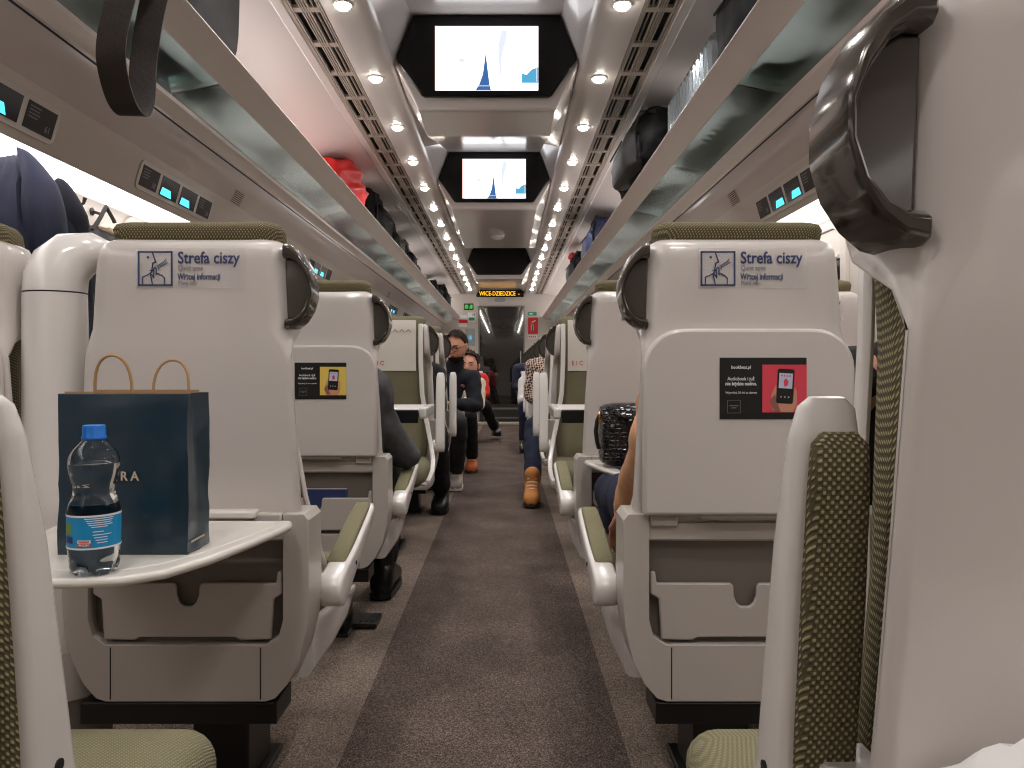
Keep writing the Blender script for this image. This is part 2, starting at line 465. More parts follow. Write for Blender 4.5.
for sd, nm in ((-1, 'left'), (1, 'right')):
    # strip that carries the spotlights
    mb = MB(); mb.loft(strip([(HX, ZM), (HX+.003, 1.262), (.405, 1.25), (.552, 1.25), (.558, 1.262)], side=sd), closed=False)
    structure(mb.build('trim_1' if sd < 0 else 'trim_2', 'spotp', angle=60))
    # ceiling over the rack, down to the shelf behind the glass
    mb = MB(); mb.loft(strip([(.676, 1.262), (.682, 1.245), (.714, 1.243), (.722, 1.25), (.86, 1.235), (1.0, 1.19), (1.1, 1.11), (1.17, .98), (1.18, .80)], side=sd), closed=False)
    structure(mb.build('trim_3' if sd < 0 else 'trim_4', 'ceil', angle=30))
    # side panel under the rack with the reservation displays, and the alcove behind the light
    mb = MB(); mb.loft(strip([(.93, .775), (.936, .757), (.9365, .752), (.962, .70), (.986, .648), (.99, .64), (1.024, .524), (1.028, .520), (1.034, .522), (1.034, .54)], side=sd), closed=False)
    mb.mi = 1; mb.loft(strip([(.9348, .7595), (.9358, .7535)], side=sd, cx=CX-sd*.0006), closed=False)
    for f in mb.bm.faces:
        if f.calc_center_median().z < HC+.645 and f.material_index == 0: f.material_index = 2
    structure(mb.build('trim_5' if sd < 0 else 'trim_6', ['panel', 'seam', 'panel2'], angle=30))
    mb = MB(); mb.loft(strip([(1.035, .535), (1.10, .585), (1.24, .60), (1.30, .57)], side=sd), closed=False)
    tag(mb.build('cove_light', 'cove'), 'long glowing white strip light above the %s windows' % nm, 'light')
    # shelf behind the glass, hidden by the panel
    mb = MB(); mb.box(*sorted((CX+sd*.93, CX+sd*1.18)), Y0, Y1, HC+.775, HC+.785)
    structure(mb.build('trim_7' if sd < 0 else 'trim_8', 'ceil'))

for sd, nm in ((-1, 'left'), (1, 'right')):  # added hidden glowing strips, fill light for the rack glass and upper ceiling
    mb = MB(); mb.loft(strip([(1.168, .90), (1.168, 1.0), (1.155, 1.01), (1.15, 1.0), (1.15, .90)], side=sd))
    tag(mb.build('rack_fill_strip', 'rackfill'), 'added unseen fill strip behind the luggage on the %s rack' % nm, 'light')

# air vents
for sd, nm in ((-1, 'left'), (1, 'right')):
    mb = MB()
    def bx(h0, h1, y0, y1, z0, z1): mb.box(*sorted((CX+sd*h0, CX+sd*h1)), y0, y1, HC+z0, HC+z1)
    bx(.556, .68, Y0, Y1, 1.285, 1.29)          # backing
    v = empty('air_vent', (0, 0, 0), 'long slotted ceiling air vent above the %s luggage rack' % nm, 'air vent')
    mb.build('backing', 'seam', v)
    mb = MB()
    for h0, h1 in ((.556, .561), (.5645, .5695), (.601, .6065), (.611, .616), (.6205, .625), (.6295, .634), (.659, .6645), (.668, .68)):
        bx(h0, h1, Y0, Y1, 1.25, 1.264)
    y = 2.08-.29*13
    while y < Y1-.1:
        bx(.563, .667, y, y+.035, 1.252, 1.264); y += .29
    for h0, h1 in ((.5835, .587),):
        bx(h0, h1, Y0, Y1, 1.254, 1.264)
    mb.build('grille', 'vent', v)

# spotlights
ORD = ['first', 'second', 'third', 'fourth', 'fifth', 'sixth', 'seventh', 'eighth', 'ninth', 'tenth', 'eleventh', 'twelfth', 'thirteenth', 'fourteenth', 'fifteenth', 'sixteenth']
proto = None
SPY = [2.63+.662*k for k in range(15)]
def spot_at(x, y, label):
    global proto
    if proto is None:
        proto = empty('ceiling_spotlight', (x, y, HC+1.25), label, 'ceiling light', 'round spotlights in two ceiling rows')
        mb = MB(); mb.lathe([(.026, 0), (.034, -.0005), (.036, -.003), (.03, -.006), (.026, -.004)], n=24, cap=False); mb.build('trim_ring', 'white', proto)
        mb = MB(); mb.lathe([(.0265, -.0035), (.025, -.010), (.020, -.016), (.011, -.020), (.002, -.0205)], n=20); mb.build('lens', 'spot', proto)
        return proto
    c = copy_tree(proto); c.location = (x, y, HC+1.25); c['label'] = label
    return c
for sd, nm in ((-1, 'left'), (1, 'right')):
    for k, y in enumerate(SPY):
        spot_at(CX+sd*.477, y, 'round white ceiling spotlight, %s from the near end of the %s row' % (ORD[k], nm))
    for k in range(4):           # the same row goes on over and behind the photographer
        spot_at(CX+sd*.477, 2.63-.662*(k+1), 'round white ceiling spotlight overhead, %s behind the first of the %s row' % (ORD[k], nm))
    for y in [2.63-.662*(k+1) for k in range(4)] + SPY:
        l = bpy.data.lights.new('spot_lamp', 'SPOT'); l.energy = 20; l.spot_size = R(135); l.spot_blend = .8; l.shadow_soft_size = .03
        l.color = (1, .98, .965)
        o = bpy.data.objects.new('spot_lamp', l); COL.objects.link(o); o.location = (CX+sd*.477, y, HC+1.235)

# luggage racks
for sd, nm in ((-1, 'left'), (1, 'right')):
    r = empty('luggage_rack', (CX+sd*.75, 2.5, HC+.8), 'aluminium and frosted glass luggage rack along the %s side' % nm, 'luggage rack')
    ox, oy, oz = CX+sd*.75, 2.5, HC+.8
    def loc(secs): return [[(a-ox, b-oy, c-oz) for a, b, c in s] for s in secs]
    mb = MB(); mb.loft(loc(strip([(.678, .876), (.680, .881), (.684, .882), (.690, .878), (.752, .834), (.750, .826), (.744, .828)], side=sd)), closed=True)
    mb.build('fascia', 'fascia', r, angle=40)
    mb = MB(); mb.loft(loc(strip([(.892, .808), (.897, .790), (.93, .772), (.936, .760), (.94, .775), (.905, .812)], side=sd)), closed=True)
    mb.build('back_rail', 'fascia', r, angle=40)
    g0 = -1.33
    while g0 < Y1-.05:
        g1 = min(g0+1.78, Y1-.01)
        mb = MB(); mb.loft(loc(strip([(.746, .832), (.900, .800), (.901, .808), (.747, .840)], g0, g1, sd)), closed=True)
        mb.build('glass_panel', 'frost', r)
        g0 += 1.787

# ceiling screens
def tv(y, label, lit):
    r = empty('ceiling_screen', (CX, y, HC+1.28), label, 'screen', 'screens hanging from the ceiling')
    def hx(w, hw, zt, zb, zm=0.): return [(-w, zm), (-hw, zb), (hw, zb), (w, zm), (hw*1.0, zt), (-hw*1.0, zt)]
    mb = MB(); mb.pxz([(-HX, -.005), (-.285, -.195), (.285, -.195), (HX, -.005), (.31, .195), (-.31, .195)], -.004, .03); mb.build('housing', 'ceil', r, bevel=.008)
    mb = MB(); mb.pxz([(-.376, .01), (-.27, -.143), (-.255, -.150), (.255, -.150), (.27, -.143), (.376, .01), (.305, .187), (-.305, .187)], -.028, -.006)
    bz = mb.build('bezel', 'bezel', r, bevel=.005)
    if lit:
        sc = MB(); sc.box(-.213, .213, -.0325, -.0285, -.125, .139); s_ = sc.build('picture', 'tv', r)
        q = MB()
        q.pxz([(-.045, -.1149), (-.03, -.09), (-.016, -.05), (-.009, .0), (-.004, .04), (.001, .0), (.007, -.05), (.012, -.09), (.018, -.1149)], -.0338, -.0327)
        q.mi = 1
        q.pxz([(.145, -.085), (.145, -.045), (.165, -.052), (.185, -.03), (.2125, -.02), (.2125, -.085)], -.0338, -.0327)
        q.mi = 2
        q.pxz([(.05, .08), (.062, .13), (.085, .13), (.08, .085), (.07, .06), (.06, .0), (.062, -.05), (.055, -.05), (.05, .0)], -.0338, -.0327)
        q.pxz([(-.12, .005), (-.105, .018), (-.085, .012), (-.1, -.002)], -.0338, -.0327)
        q.pxz([(-.045, -.099), (.14, -.099), (.14, -.096), (-.045, -.096)], -.034, -.033)
        q.pxz([(.205, -.08), (.208, -.08), (.208, .03), (.205, .03)], -.0341, -.0331)
        q.mi = 3
        q.pxz([(-.2129, -.1149), (-.200, -.1149), (-.205, .1499), (-.2129, .1499)], -.0338, -.0327)
        q.xf(Matrix.Translation((0, 0, -.0105))); q.build('screen_image', ['tvblue', 'tvlblue', 'tvgrey', 'tvpink'], s_)
        # cable stub on the lower edge
    return r
tv(3.21, 'lit ceiling screen in black bezel, the nearest and largest', True)
tv(5.21, 'lit ceiling screen in black bezel, second and smaller beyond the nearest', True)
tv(9.16, 'switched-off black ceiling screen, farthest near the amber display', False)
tv(1.15, 'lit ceiling screen in black bezel overhead, in front of the nearest in view', True)

r = empty('smoke_detector', (CX+.01, 6.25, HC+1.085), 'small round detector on the ceiling between screens', 'detector')
mb = MB(); mb.lathe([(.055, .002), (.055, -.012), (.045, -.022), (.02, -.03), (.005, -.031)]); mb.build('detector_body', 'white', r)

# ------------------------------------------------------------------ end wall and door
mb = MB(); mb.box(-1.45, -.455, Y1, Y1+.06, 0, 2.45); mb.box(.307, 1.29, Y1, Y1+.06, 0, 2.45); mb.box(-.455, .307, Y1, Y1+.06, 1.965, 2.45)
structure(mb.build('wall_back', 'endw'))
d = empty('door_1', (-.074, Y1, 0), None, None); d['kind'] = 'structure'
mb = MB()
mb.box(-.381, -.36, -.02, .06, 0, 1.965); mb.box(.36, .381, -.02, .06, 0, 1.965); mb.box(-.381, .381, -.02, .06, 1.945, 1.965)
mb.build('door_frame', 'doorframe', d, bevel=.004)
mb = MB(); mb.box(-.36, .36, .01, .03, .34, 1.945); mb.build('door_glass', 'doorglass', d)
mb = MB(); mb.box(-.36, .36, .0, .035, .055, .34); mb.mi = 1; mb.box(-.25, .30, -.006, .0, .255, .285); mb.box(-.3, .32, -.008, .0, .105, .13)
mb.build('door_kick_plate', ['metal', 'doorframe'], d)
mb = MB(); mb.box(-.40, .40, -.06, .03, 0.004, .05); mb.build('threshold', 'threshold', d, bevel=.006)
mb = MB(); mb.tube([(.315, -.02, .95), (.315, -.03, .97), (.315, -.03, 1.19), (.315, -.02, 1.21)], .01); mb.build('door_handle', 'chrome', d)

def wallsign(name, x0, x1, z0, z1, m, label, cat='sign', bev=.006):
    r = empty(name, ((x0+x1)/2, Y1, (z0+z1)/2), label, cat)
    w, h = (x1-x0)/2, (z1-z0)/2
    mb = MB(); mb.pxz(rounded2d(-w, w, -h, h, min(w, h)*.15), -.008, -.0005); mb.build('sign_plate', m, r)
    return r, w, h
def pz(y): return HC+(370-y)*12.7/770
def px(x): return (x-506)*12.7/770
r, w, h = wallsign('exit_sign', px(464), px(473.5), pz(310), pz(303.5), 'black', 'small black and green exit sign left above the door')
mb = MB(); mb.pxz([(-w*.8, -h*.6), (-w*.2, -h*.6), (-w*.05, 0), (-w*.2, h*.6), (-w*.8, h*.6)], -.0105, -.0085); mb.pxz([(w*.1, -h*.6), (w*.8, -h*.6), (w*.8, h*.6), (w*.35, h*.6)], -.0105, -.0085)
mb.build('running_figure', 'greensignlit', r)
r, w, h = wallsign('notice_card', px(467.5), px(475.5), pz(321.5), pz(312.5), 'whitesign', 'white notice with green panel left of the door')
mb = MB(); mb.pxz([(-w*.7, -h*.8), (w*.8, -h*.8), (w*.8, -h*.1), (-w*.7, -h*.1)], -.0105, -.0085); mb.build('green_panel', 'greensign', r)
mb = MB(); mb.pxz([(w*.3, h*.2), (w*.45, h*.2), (w*.45, h*.8), (w*.3, h*.8)], -.0105, -.0085); mb.pxz([(w*.62, h*.2), (w*.78, h*.2), (w*.78, h*.8), (w*.62, h*.8)], -.0105, -.0085); mb.build('black_mark', 'black', r)
r, w, h = wallsign('emergency_notice', px(458.5), px(467), pz(327), pz(315.5), 'whitesign', 'white and red emergency notice left of the white card', 'sign')
mb = MB(); mb.pxz([(-w*.95, -h*.35), (w*1.2, -h*.35), (w*1.2, h*.1), (w*.9, h*.3), (-w*.95, h*.3)], -.0105, -.0085); mb.build('red_band', 'redsign', r)
r, w, h = wallsign('information_poster', px(465.5), px(475), pz(346), pz(328.5), 'greysign', 'grey information poster low left of the door')
mb = MB(); mb.pxz([(-w*.3, -h*.2), (w*.3, -h*.35), (w*.4, 0), (0, h*.25), (-w*.2, h*.1)], -.0105, -.0085); mb.build('blue_figure', 'tvlblue', r)
r, w, h = wallsign('direction_sign', px(528), px(536.5), pz(315.5), pz(312), 'greensign', 'small green and white sign right of the door')
mb = MB(); mb.pxz([(-w*.7, -h*.4), (w*.1, -h*.4), (w*.1, h*.4), (-w*.7, h*.4)], -.0105, -.0085); mb.build('white_arrow', 'whitesign', r)
r, w, h = wallsign('fire_extinguisher_sign', px(528), px(538), pz(334), pz(317.5), 'redsign', 'red fire extinguisher sign right of the door')
mb = MB(); mb.pxz(rounded2d(-w*.35, w*.15, -h*.7, h*.3, .03), -.0105, -.0085); mb.pxz([(-w*.2, h*.3), (w*.5, h*.55), (w*.5, h*.7), (-w*.3, h*.5)], -.0105, -.0085); mb.build('extinguisher_symbol', 'whitesign', r)
r, w, h = wallsign('fire_text_sign', px(528), px(537), pz(338.5), pz(335), 'whitesign', 'small white strip with red marks under extinguisher sign')
mb = MB()
for k in range(4): mb.box(-w*.85+k*w*.45, -w*.85+k*w*.45+w*.28, -.0105, -.0085, -h*.5, h*.5)
mb.build('red_mark', 'redsign', r)
r = empty('destination_display', (px(500), Y1, pz(293.6)), 'amber text display above the end door', 'display')
mb = MB(); mb.box(-.39, .39, -.05, -.001, -.06, .055); mb.build('display_case', 'bezel', r, bevel=.006)
texts('lettering', [('WICE-DZIEDZICE  -', .098, (-.34, -.036), .0, 'LEFT', .66)], 'led', r, Matrix.Translation((0, -.0515, 0)))
r = empty('door_sensor', (px(500), Y1, pz(300)), 'oval door sensor between display and door', 'sensor')
mb = MB(); mb.pxz(rounded2d(-.09, .09, -.028, .028, .026), -.03, -.001); mb.build('sensor_body', 'greysign', r, bevel=.004)

# ------------------------------------------------------------------ windows, hooks
WIN = [(.05, 1.75), (2.78, 4.4), (4.72, 6.35), (6.66, 8.3), (8.6, 10.25)]
nwin = 0
for sd in (-1, 1):
    for (a, b) in WIN:
        nwin += 1
        w = empty('window_%d' % nwin, (CX+sd*WALL, (a+b)/2, 1.12), None, None); w['kind'] = 'structure'
        hw = (b-a)/2
        mb = MB(); outer = rounded2d(-hw, hw, -.36, .36, .11, 8); inner = rounded2d(-hw+.045, hw-.045, -.315, .315, .075, 8)
        X = lambda t: -sd*t
        mb.loft([[(X(.0), y, z) for y, z in outer], [(X(.014), y, z) for y, z in outer], [(X(.016), y, z) for y, z in inner], [(X(.002), y, z) for y, z in inner]], cap=False)
        mb.build('window_frame', 'wall', w, bevel=.003)
        mb = MB(); mb.pyz(rounded2d(-hw+.03, hw-.03, -.33, .33, .08, 8), *sorted((X(.001), X(.005)))); mb.build('pane', 'night', w)
        mb = MB(); mb.pyz(rounded2d(-hw+.05, hw-.05, .20, .312, .06, 6, (0, 0, 1, 1)), *sorted((X(.006), X(.009))))
        mb.tube([(X(.012), -hw+.06, .205), (X(.012), hw-.06, .205)], .008)
        mb.build('roller_blind', 'blind', w)
def hook(y, z, label):
    r = empty('coat_hook', (CX-WALL, y, z), label, 'coat hook', 'coat hooks on the left wall')
    mb = MB(); mb.lathe([(.012, 0), (.014, .004), (.008, .008)], axis='x', n=14); mb.build('hook_base', 'metal', r)
    mb = MB(); mb.tube([(.005, 0, 0), (.03, 0, -.008), (.045, 0, 0), (.05, 0, .018)], [.005, .005, .005, .007], 8); mb.build('hook_arm', 'metal', r)
hook(2.12, 1.475, 'small metal coat hook holding the navy coat')
hook(2.47, 1.44, 'empty small metal coat hook between the coat and the grey bag')
hook(2.60, 1.44, 'small metal coat hook holding the dark grey bag')

# reservation displays on the side panels
def display(sd, y, label, nums, lit=True):
    # panel runs from (.99,.64) to (1.024,.524): local frame u along Y, v up the panel
    L = .56
    base = Vector((CX+sd*1.0065, y, HC+.582)); up = Vector((-sd*.034, 0, .116)).normalized(); n = Vector((-sd*.116, 0, -.034)).normalized()
    # text must read from the aisle: along -Y on the right wall, +Y on the left
    u = Vector((0, -sd*1., 0))
    mtx = Matrix(((u.x, -n.x, up.x, base.x), (u.y, -n.y, up.y, base.y), (u.z, -n.z, up.z, base.z), (0, 0, 0, 1)))
    r = bpy.data.objects.new('reservation_display', None); COL.objects.link(r); r.matrix_world = mtx; r.empty_display_size = .05
    tag(r, label, 'seat display', 'seat reservation displays under the racks')
    mb = MB(); mb.pxz(rounded2d(-L/2, L/2, -.044, .044, .02), -.004, .002); mb.build('frame', 'panel2', r, bevel=.0015)
    for i, (a, b) in enumerate(((-.265, -.155), (.155, .265))):
        mb = MB(); mb.box(a, b, -.0052, -.0035, -.031, .031); p = mb.build('number_plate', 'plate', r)
        t = [(nums[i], .022, (b-.034, -.022), .0004, 'LEFT')]
        texts('lettering', t, 'greyprint', p, Matrix.Translation((0, -.0055, 0)))
        q = MB()
        for k in range(4): q.box(a+.008, a+.05-.006*(k % 2), -.0057, -.0053, .02-.008*k, .0225-.008*k)
        q.build('seat_symbol', 'greyprint', p)
    for a, b in ((-.135, -.01), (.01, .135)):
        mb = MB(); mb.box(a, b, -.0052, -.0035, -.031, .031); p = mb.build('display_glass', 'dispbg', r)
        if lit:
            mb = MB(); mb.pxz([(a+.008, -.027), (a+.085, -.027), (a+.07, -.004), (a+.012, -.004)] if sd < 0 else [(b-.085, -.027), (b-.008, -.027), (b-.012, -.004), (b-.07, -.004)], -.0057, -.0053)
            mb.build('lit_text', 'cyan', p)
ORDR = ['nearest', 'second', 'third', 'fourth', 'fifth', 'sixth', 'seventh', 'eighth']
for sd, nm, nums in ((-1, 'left', [('63', '61'), ('58', '56'), ('53', '51'), ('48', '46'), ('43', '41'), ('38', '36'), ('33', '31'), ('28', '26')]),
                     (1, 'right', [('62', '64'), ('55', '57'), ('52', '54'), ('45', '47'), ('42', '44'), ('35', '37'), ('32', '34'), ('25', '27')])):
    for k in range(8):
        display(sd, 1.58+.97*k, 'seat reservation display with cyan text, %s on the %s panel' % (ORDR[k], nm), nums[k])
# small speaker grilles
def grille(sd, y, label):
    base = Vector((CX+sd*.974, y, HC+.675)); up = Vector((-sd*.024, 0, .052)).normalized(); n = Vector((-sd*.052, 0, -.024)).normalized()
    u = Vector((0, -sd, 0))
    r = bpy.data.objects.new('speaker_grille', None); COL.objects.link(r)
    r.matrix_world = Matrix(((u.x, -n.x, up.x, base.x), (u.y, -n.y, up.y, base.y), (u.z, -n.z, up.z, base.z), (0, 0, 0, 1)))
    tag(r, label, 'grille', 'small slotted grilles on side panels')
    mb = MB(); mb.box(-.05, .05, -.002, .001, -.026, .026); mb.build('grille_plate', 'panel', r)
    mb = MB()
    for k in range(7): mb.box(-.046, .046, -.003, -.0018, -.0225+.0075*k-.0013, -.0225+.0075*k+.0013)
    mb.build('slot', 'seam', r)
for sd, nm in ((-1, 'left'), (1, 'right')):
    grille(sd, 3.02, 'small slotted grille on the near %s panel below rack' % nm)
    grille(sd, 6.9, 'small slotted grille on the far %s panel below rack' % nm)


# ------------------------------------------------------------------ seats
def stroke(mb, pts, w, y0, y1):
    for (a, b) in zip(pts, pts[1:]):
        d = Vector((b[0]-a[0], b[1]-a[1])); L = d.length
        if L < 1e-6: continue
        d /= L; n = Vector((-d.y, d.x))*w/2; e = d*w*.4
        A = Vector(a)-e; B = Vector(b)+e
        mb.pxz([tuple(A+n), tuple(B+n), tuple(B-n), tuple(A-n)][::-1], y0, y1)
def quiet_sticker(seat, x, z, y):
    # clear film 0.2 x 0.07 with the quiet zone print; x, z = lower left corner
    m = MB(); m.box(x, x+.203, y-.0008, y-.0002, z, z+.075); st = m.build('quiet_zone_sticker', 'film', seat)
    m = MB(); a, b = x+.006, z+.006; s = .062
    stroke(m, [(a, b), (a+s, b), (a+s, b+s), (a, b+s), (a, b)], .0032, y-.0016, y-.001)
    f = lambda *p: [(a+s*u, b+s*v) for u, v in p]
    stroke(m, f((.42, .97), (.48, .80), (.52, .70), (.42, .66), (.42, .55), (.40, .50), (.42, .44), (.36, .36), (.26, .30), (.12, .24), (.12, .03)), .0022, y-.0016, y-.001)
    stroke(m, f((.42, .03), (.38, .20), (.36, .30), (.40, .32), (.46, .22), (.46, .50), (.50, .54), (.53, .50), (.53, .32), (.60, .35), (.64, .30), (.70, .30), (.74, .25), (.78, .22), (.78, .03)), .0020, y-.0016, y-.001)
    stroke(m, f((.34, .44), (.42, .44)), .0018, y-.0016, y-.001)
    m.pxz([(a+s*(.28+.04*math.cos(k*PI/4)), b+s*(.84+.04*math.sin(k*PI/4))) for k in range(8)], y-.0016, y-.001)
    m.build('pictogram', 'navyprint', st, flip=True)
    texts('lettering', [('Strefa ciszy', .031, (x+.079, z+.047), .0006, 'LEFT', .116), ('Więcej informacji', .0165, (x+.079, z+.0165), .0003, 'LEFT', .080)], 'navyprint', st, Matrix.Translation((0, y-.0012, 0)))
    tt = MB(); me = text_mb('psssst!', .0135, .0002)
    me.transform(Matrix.Translation((a+s*.58, y-.0012, b+s*.50)) @ Matrix.Rotation(PI/2, 4, 'X') @ Matrix.Rotation(R(30), 4, 'Z') @ Matrix.Diagonal((.62, 1, 1, 1)))
    tt.bm.from_mesh(me); tt.build('lettering', 'navyprint', st, flip=False)
    texts('lettering', [('Quiet zone', .0145, (x+.080, z+.0335), .0, 'LEFT', .046), ('More info', .0125, (x+.080, z+.006), .0, 'LEFT', .034)], 'greyprint', st, Matrix.Translation((0, y-.0012, 0)))
def advert(seat, x, z, y, colour):
    w, h = .161, .114
    m = MB(); m.box(x, x+w, y-.0012, y, z, z+h); ad = m.build('advert', 'black', seat)
    m = MB(); m.box(x+w*.49, x+w, y-.0018, y-.001, z+h*.11, z+h*.885); m.build('colour_panel', colour, ad)
    cx, cz = x+w*.75, z+h*.5
    def rot(p, a=-.06): return (cx+p[0]*math.cos(a)-p[1]*math.sin(a), cz+p[0]*math.sin(a)+p[1]*math.cos(a))
    m = MB()
    m.pxz([rot(p) for p in [(-.019, -.0435), (-.026, -.03), (-.024, -.012), (-.018, .004), (-.014, .004), (-.014, -.024), (.016, -.026), (.018, .004), (.022, -.004), (.024, -.026), (.017, -.0435)]], y-.0023, y-.0017); m.build('printed_hand', 'skinprint', ad)
    m = MB(); m.pxz([rot(p) for p in [(-.026, -.022), (-.026, -.03), (-.017, -.0435), (-.006, -.0435), (-.013, -.026), (-.018, -.012)]], y-.0026, y-.0022)
    m.build('printed_shadow_side', 'skinprint2', ad)
    m = MB(); m.pxz([rot(p) for p in rounded2d(-.0155, .0155, -.028, .036, .004, 4)], y-.0030, y-.0022); ph = m.build('printed_phone', 'black', ad)
    m = MB(); m.pxz([rot(p) for p in [(-.0125, .0), (.0125, .0), (.0125, .028), (-.0125, .028)]], y-.0036, y-.0029); m.mi = 1
    m.pxz([rot(p) for p in [(-.002, .003), (.004, .006), (.005, .013), (.0, .019), (-.004, .014)]], y-.0041, y-.0035)
    for k in range(4): m.pxz([rot(p) for p in [(-.009+k*.005, .022), (-.0065+k*.005, .022), (-.0065+k*.005, .0245), (-.009+k*.005, .0245)]], y-.0041, y-.0035)
    m.mi = 2
    for k in range(3): m.pxz([rot(p) for p in [(-.008+k*.007, -.017), (-.006+k*.007, -.017), (-.006+k*.007, -.015), (-.008+k*.007, -.015)]], y-.0036, y-.0029)
    m.build('printed_screen', ['screenprint', 'redprint', 'whiteprint'], ph)
    tx = x+w*.245
    texts('lettering', [('bookbeat.pl', .0085, (tx, z+h*.82), .0001, 'CENTER', .036), ('Audiobook i już', .0095, (tx, z+h*.63), .00005, 'CENTER', .050),
                        ('nie będzie nudno.', .0095, (tx, z+h*.55), .0002, 'CENTER', .058), ('Wypróbuj 30 dni za darmo', .0055, (tx, z+h*.415), .0, 'CENTER', .058)],
          'whiteprint', ad, Matrix.Translation((0, y-.0016, 0)))
    m = MB(); a, b, s = x+w*.09, z+h*.10, .0235
    stroke(m, [(a, b), (a+s, b), (a+s, b+s), (a, b+s), (a, b)], .0007, y-.0018, y-.001)
    stroke(m, [(a+.004, b+.0135), (a+.0195, b+.0135)], .0018, y-.0018, y-.001); stroke(m, [(a+.008, b+.0095), (a+.0155, b+.0095)], .0018, y-.0018, y-.001)
    m.build('badge', 'greyprint', ad)

def seat_parts(root, s, tray='up', ad=None, sticker=False, arm=10., aisle=True, cover=False, armx=.250):
    """aisle side at local -X when s = 1, +X when s = -1; the sitter faces local +Y; rear face of the shell near y = 0"""
    # shell
    W = [(.58, .206, .02, .06), (.66, .210, .012, .034), (.80, .203, .004, .024), (.93, .195, 0, .020), (.962, .193, 0, .045), (.99, .191, 0, .12), (1.08, .186, 0, .125), (1.12, .183, .001, .122), (1.14, .179, .003, .118), (1.15, .172, .008, .112), (1.1555, .160, .018, .10)]
    m = MB(s); secs = []
    n = 22
    for k in range(n+1):
        z = .58 + (1.1555-.58)*(1-(1-k/n)**1.35)
        w, a, d = lerp_tab(W, z)
        dip = .006
        secs.append([(x, y, z - (dip*(1-(x/w)**2) if z > 1.1 else 0)*(z-1.1)/.055*.8) for x, y in rrect(w, a, d, .038 if d > .08 else min(.03, (d-a)*.55), .012, bow=.006)])
    m.loft(secs); m.build('shell', 'shell', root, angle=50)
    # cushion of the back, its top rising above the shell
    B = [(.42, .17, .08, .19), (.48, .186, .065, .20), (.60, .190, .045, .18), (.67, .187, .028, .17), (.75, .182, .022, .165), (.93, .176, .016, .165), (.97, .172, .05, .17), (1.05, .172, .06, .172), (1.12, .170, .06, .172), (1.155, .168, .03, .168), (1.176, .170, .022, .160), (1.188, .163, .03, .145), (1.193, .148, .05, .125)]
    m = MB(s); secs = []; TP = lambda y, a, d: 1-.16*max(0, min(1, (y-a)/(d-a)))
    for k in range(27):
        z = .42 + (1.193-.42)*(1-(1-k/26)**1.5); w, a, d = lerp_tab(B, z)
        secs.append([(x*TP(y, a, d), y, z) for x, y in rrect(w+.006, a, d, (d-a)*.38, (d-a)*.42, n=4)])
    m.loft(secs); m.build('back_cushion', 'dots' if not cover else 'olive2', root, angle=60)
    if cover:
        m = MB(s); secs = []
        for z in (.90, .91, 1.0, 1.08, 1.14, 1.17):
            w, a, d = lerp_tab(B, z)
            secs.append([(-.125, d+.0015, z), (.125, d+.0015, z), (.125, d+.0045, z), (-.125, d+.0045, z)])
        m.loft(secs); c = m.build('headrest_cover', 'cover', root, bevel=.001)
        t = MB(); me = text_mb('E I C', .034, .0004); me.transform(Matrix.Translation((.105, .1755, .93)) @ Matrix.Rotation(PI, 4, 'Z') @ Matrix.Rotation(PI/2, 4, 'X') @ Matrix.Diagonal((.9, 1, 1, 1)))
        t.bm.from_mesh(me); t.build('lettering', 'redlogo', c, flip=False)
        t = MB()
        for k in range(5): stroke(t, [(-.1+.035*k, 1.105), (-.085+.035*k, 1.12), (-.075+.035*k, 1.108)], .003, .176, .179)
        t.build('woven_mark', 'greyprint', c)
    # white trim along the front edge, sweeping down to the seat
    if aisle:
        m = MB(s)
        p = [(-.148, .15, 1.15), (-.148, .158, 1.05), (-.150, .16, .93), (-.157, .162, .78), (-.180, .168, .64), (-.206, .19, .52), (-.222, .23, .43), (-.226, .32, .385), (-.223, .44, .365), (-.216, .50, .355)]
        pp = []
        for i in range(len(p)-1):
            for t in (0, .5): pp.append(Vector(p[i]).lerp(Vector(p[i+1]), t))
        pp.append(Vector(p[-1])); m.ribbon(pp, *((.024, .026) if cover else (.010, .018)), (1, 0, 0)); m.build('side_trim', 'white', root, bevel=.005)
        # grip at the shoulder
        rim = [(-.180, 1.146), (-.194, 1.142), (-.212, 1.126), (-.227, 1.10), (-.2355, 1.072), (-.2355, 1.045), (-.228, 1.018), (-.215, .998), (-.201, .986), (-.184, .981)]
        inn = [(-.180, 1.116), (-.194, 1.116), (-.207, 1.108), (-.220, 1.089), (-.2285, 1.068), (-.2285, 1.047), (-.221, 1.024), (-.209, 1.009), (-.198, 1.003), (-.184, 1.002)]
        m = MB(s); secs = []
        for (ox, oz), (ix, iz) in zip(rim, inn):
            mx, mz = (ox+ix)/2, (oz+iz)/2
            secs.append([(ox, .010, oz), (mx+(ox-mx)*.6, .0, mz+(oz-mz)*.6), (mx+(ix-mx)*.6, -.001, mz+(iz-mz)*.6), (ix, .006, iz), (ix, .055, iz), (ox, .062, oz)])
        m.loft(secs); g = m.build('grip', 'handle', root, bevel=.004, angle=50)
        m = MB(s); m.pxz([(x-.001, z) for x, z in inn], .018, .05); m.build('grip_recess', 'handle2', g, bevel=.003)
    # lower body
    out = [(-.222, .634), (-.231, .622), (-.232, .47), (-.228, .42), (-.214, .36), (-.192, .315), (-.168, .288), (-.15, .282)]
    inn = [(-.183, .634), (-.183, .435), (-.175, .405), (-.15, .388)]
    if aisle is None: pass
    poly = out + [(-x, z) for x, z in out[::-1]] + [(-x, z) for x, z in inn] + inn[::-1]
    m = MB(s); m.pxz(poly, -.004, .095)
    m.box(-.185, .185, .002, .05, .585, .617)
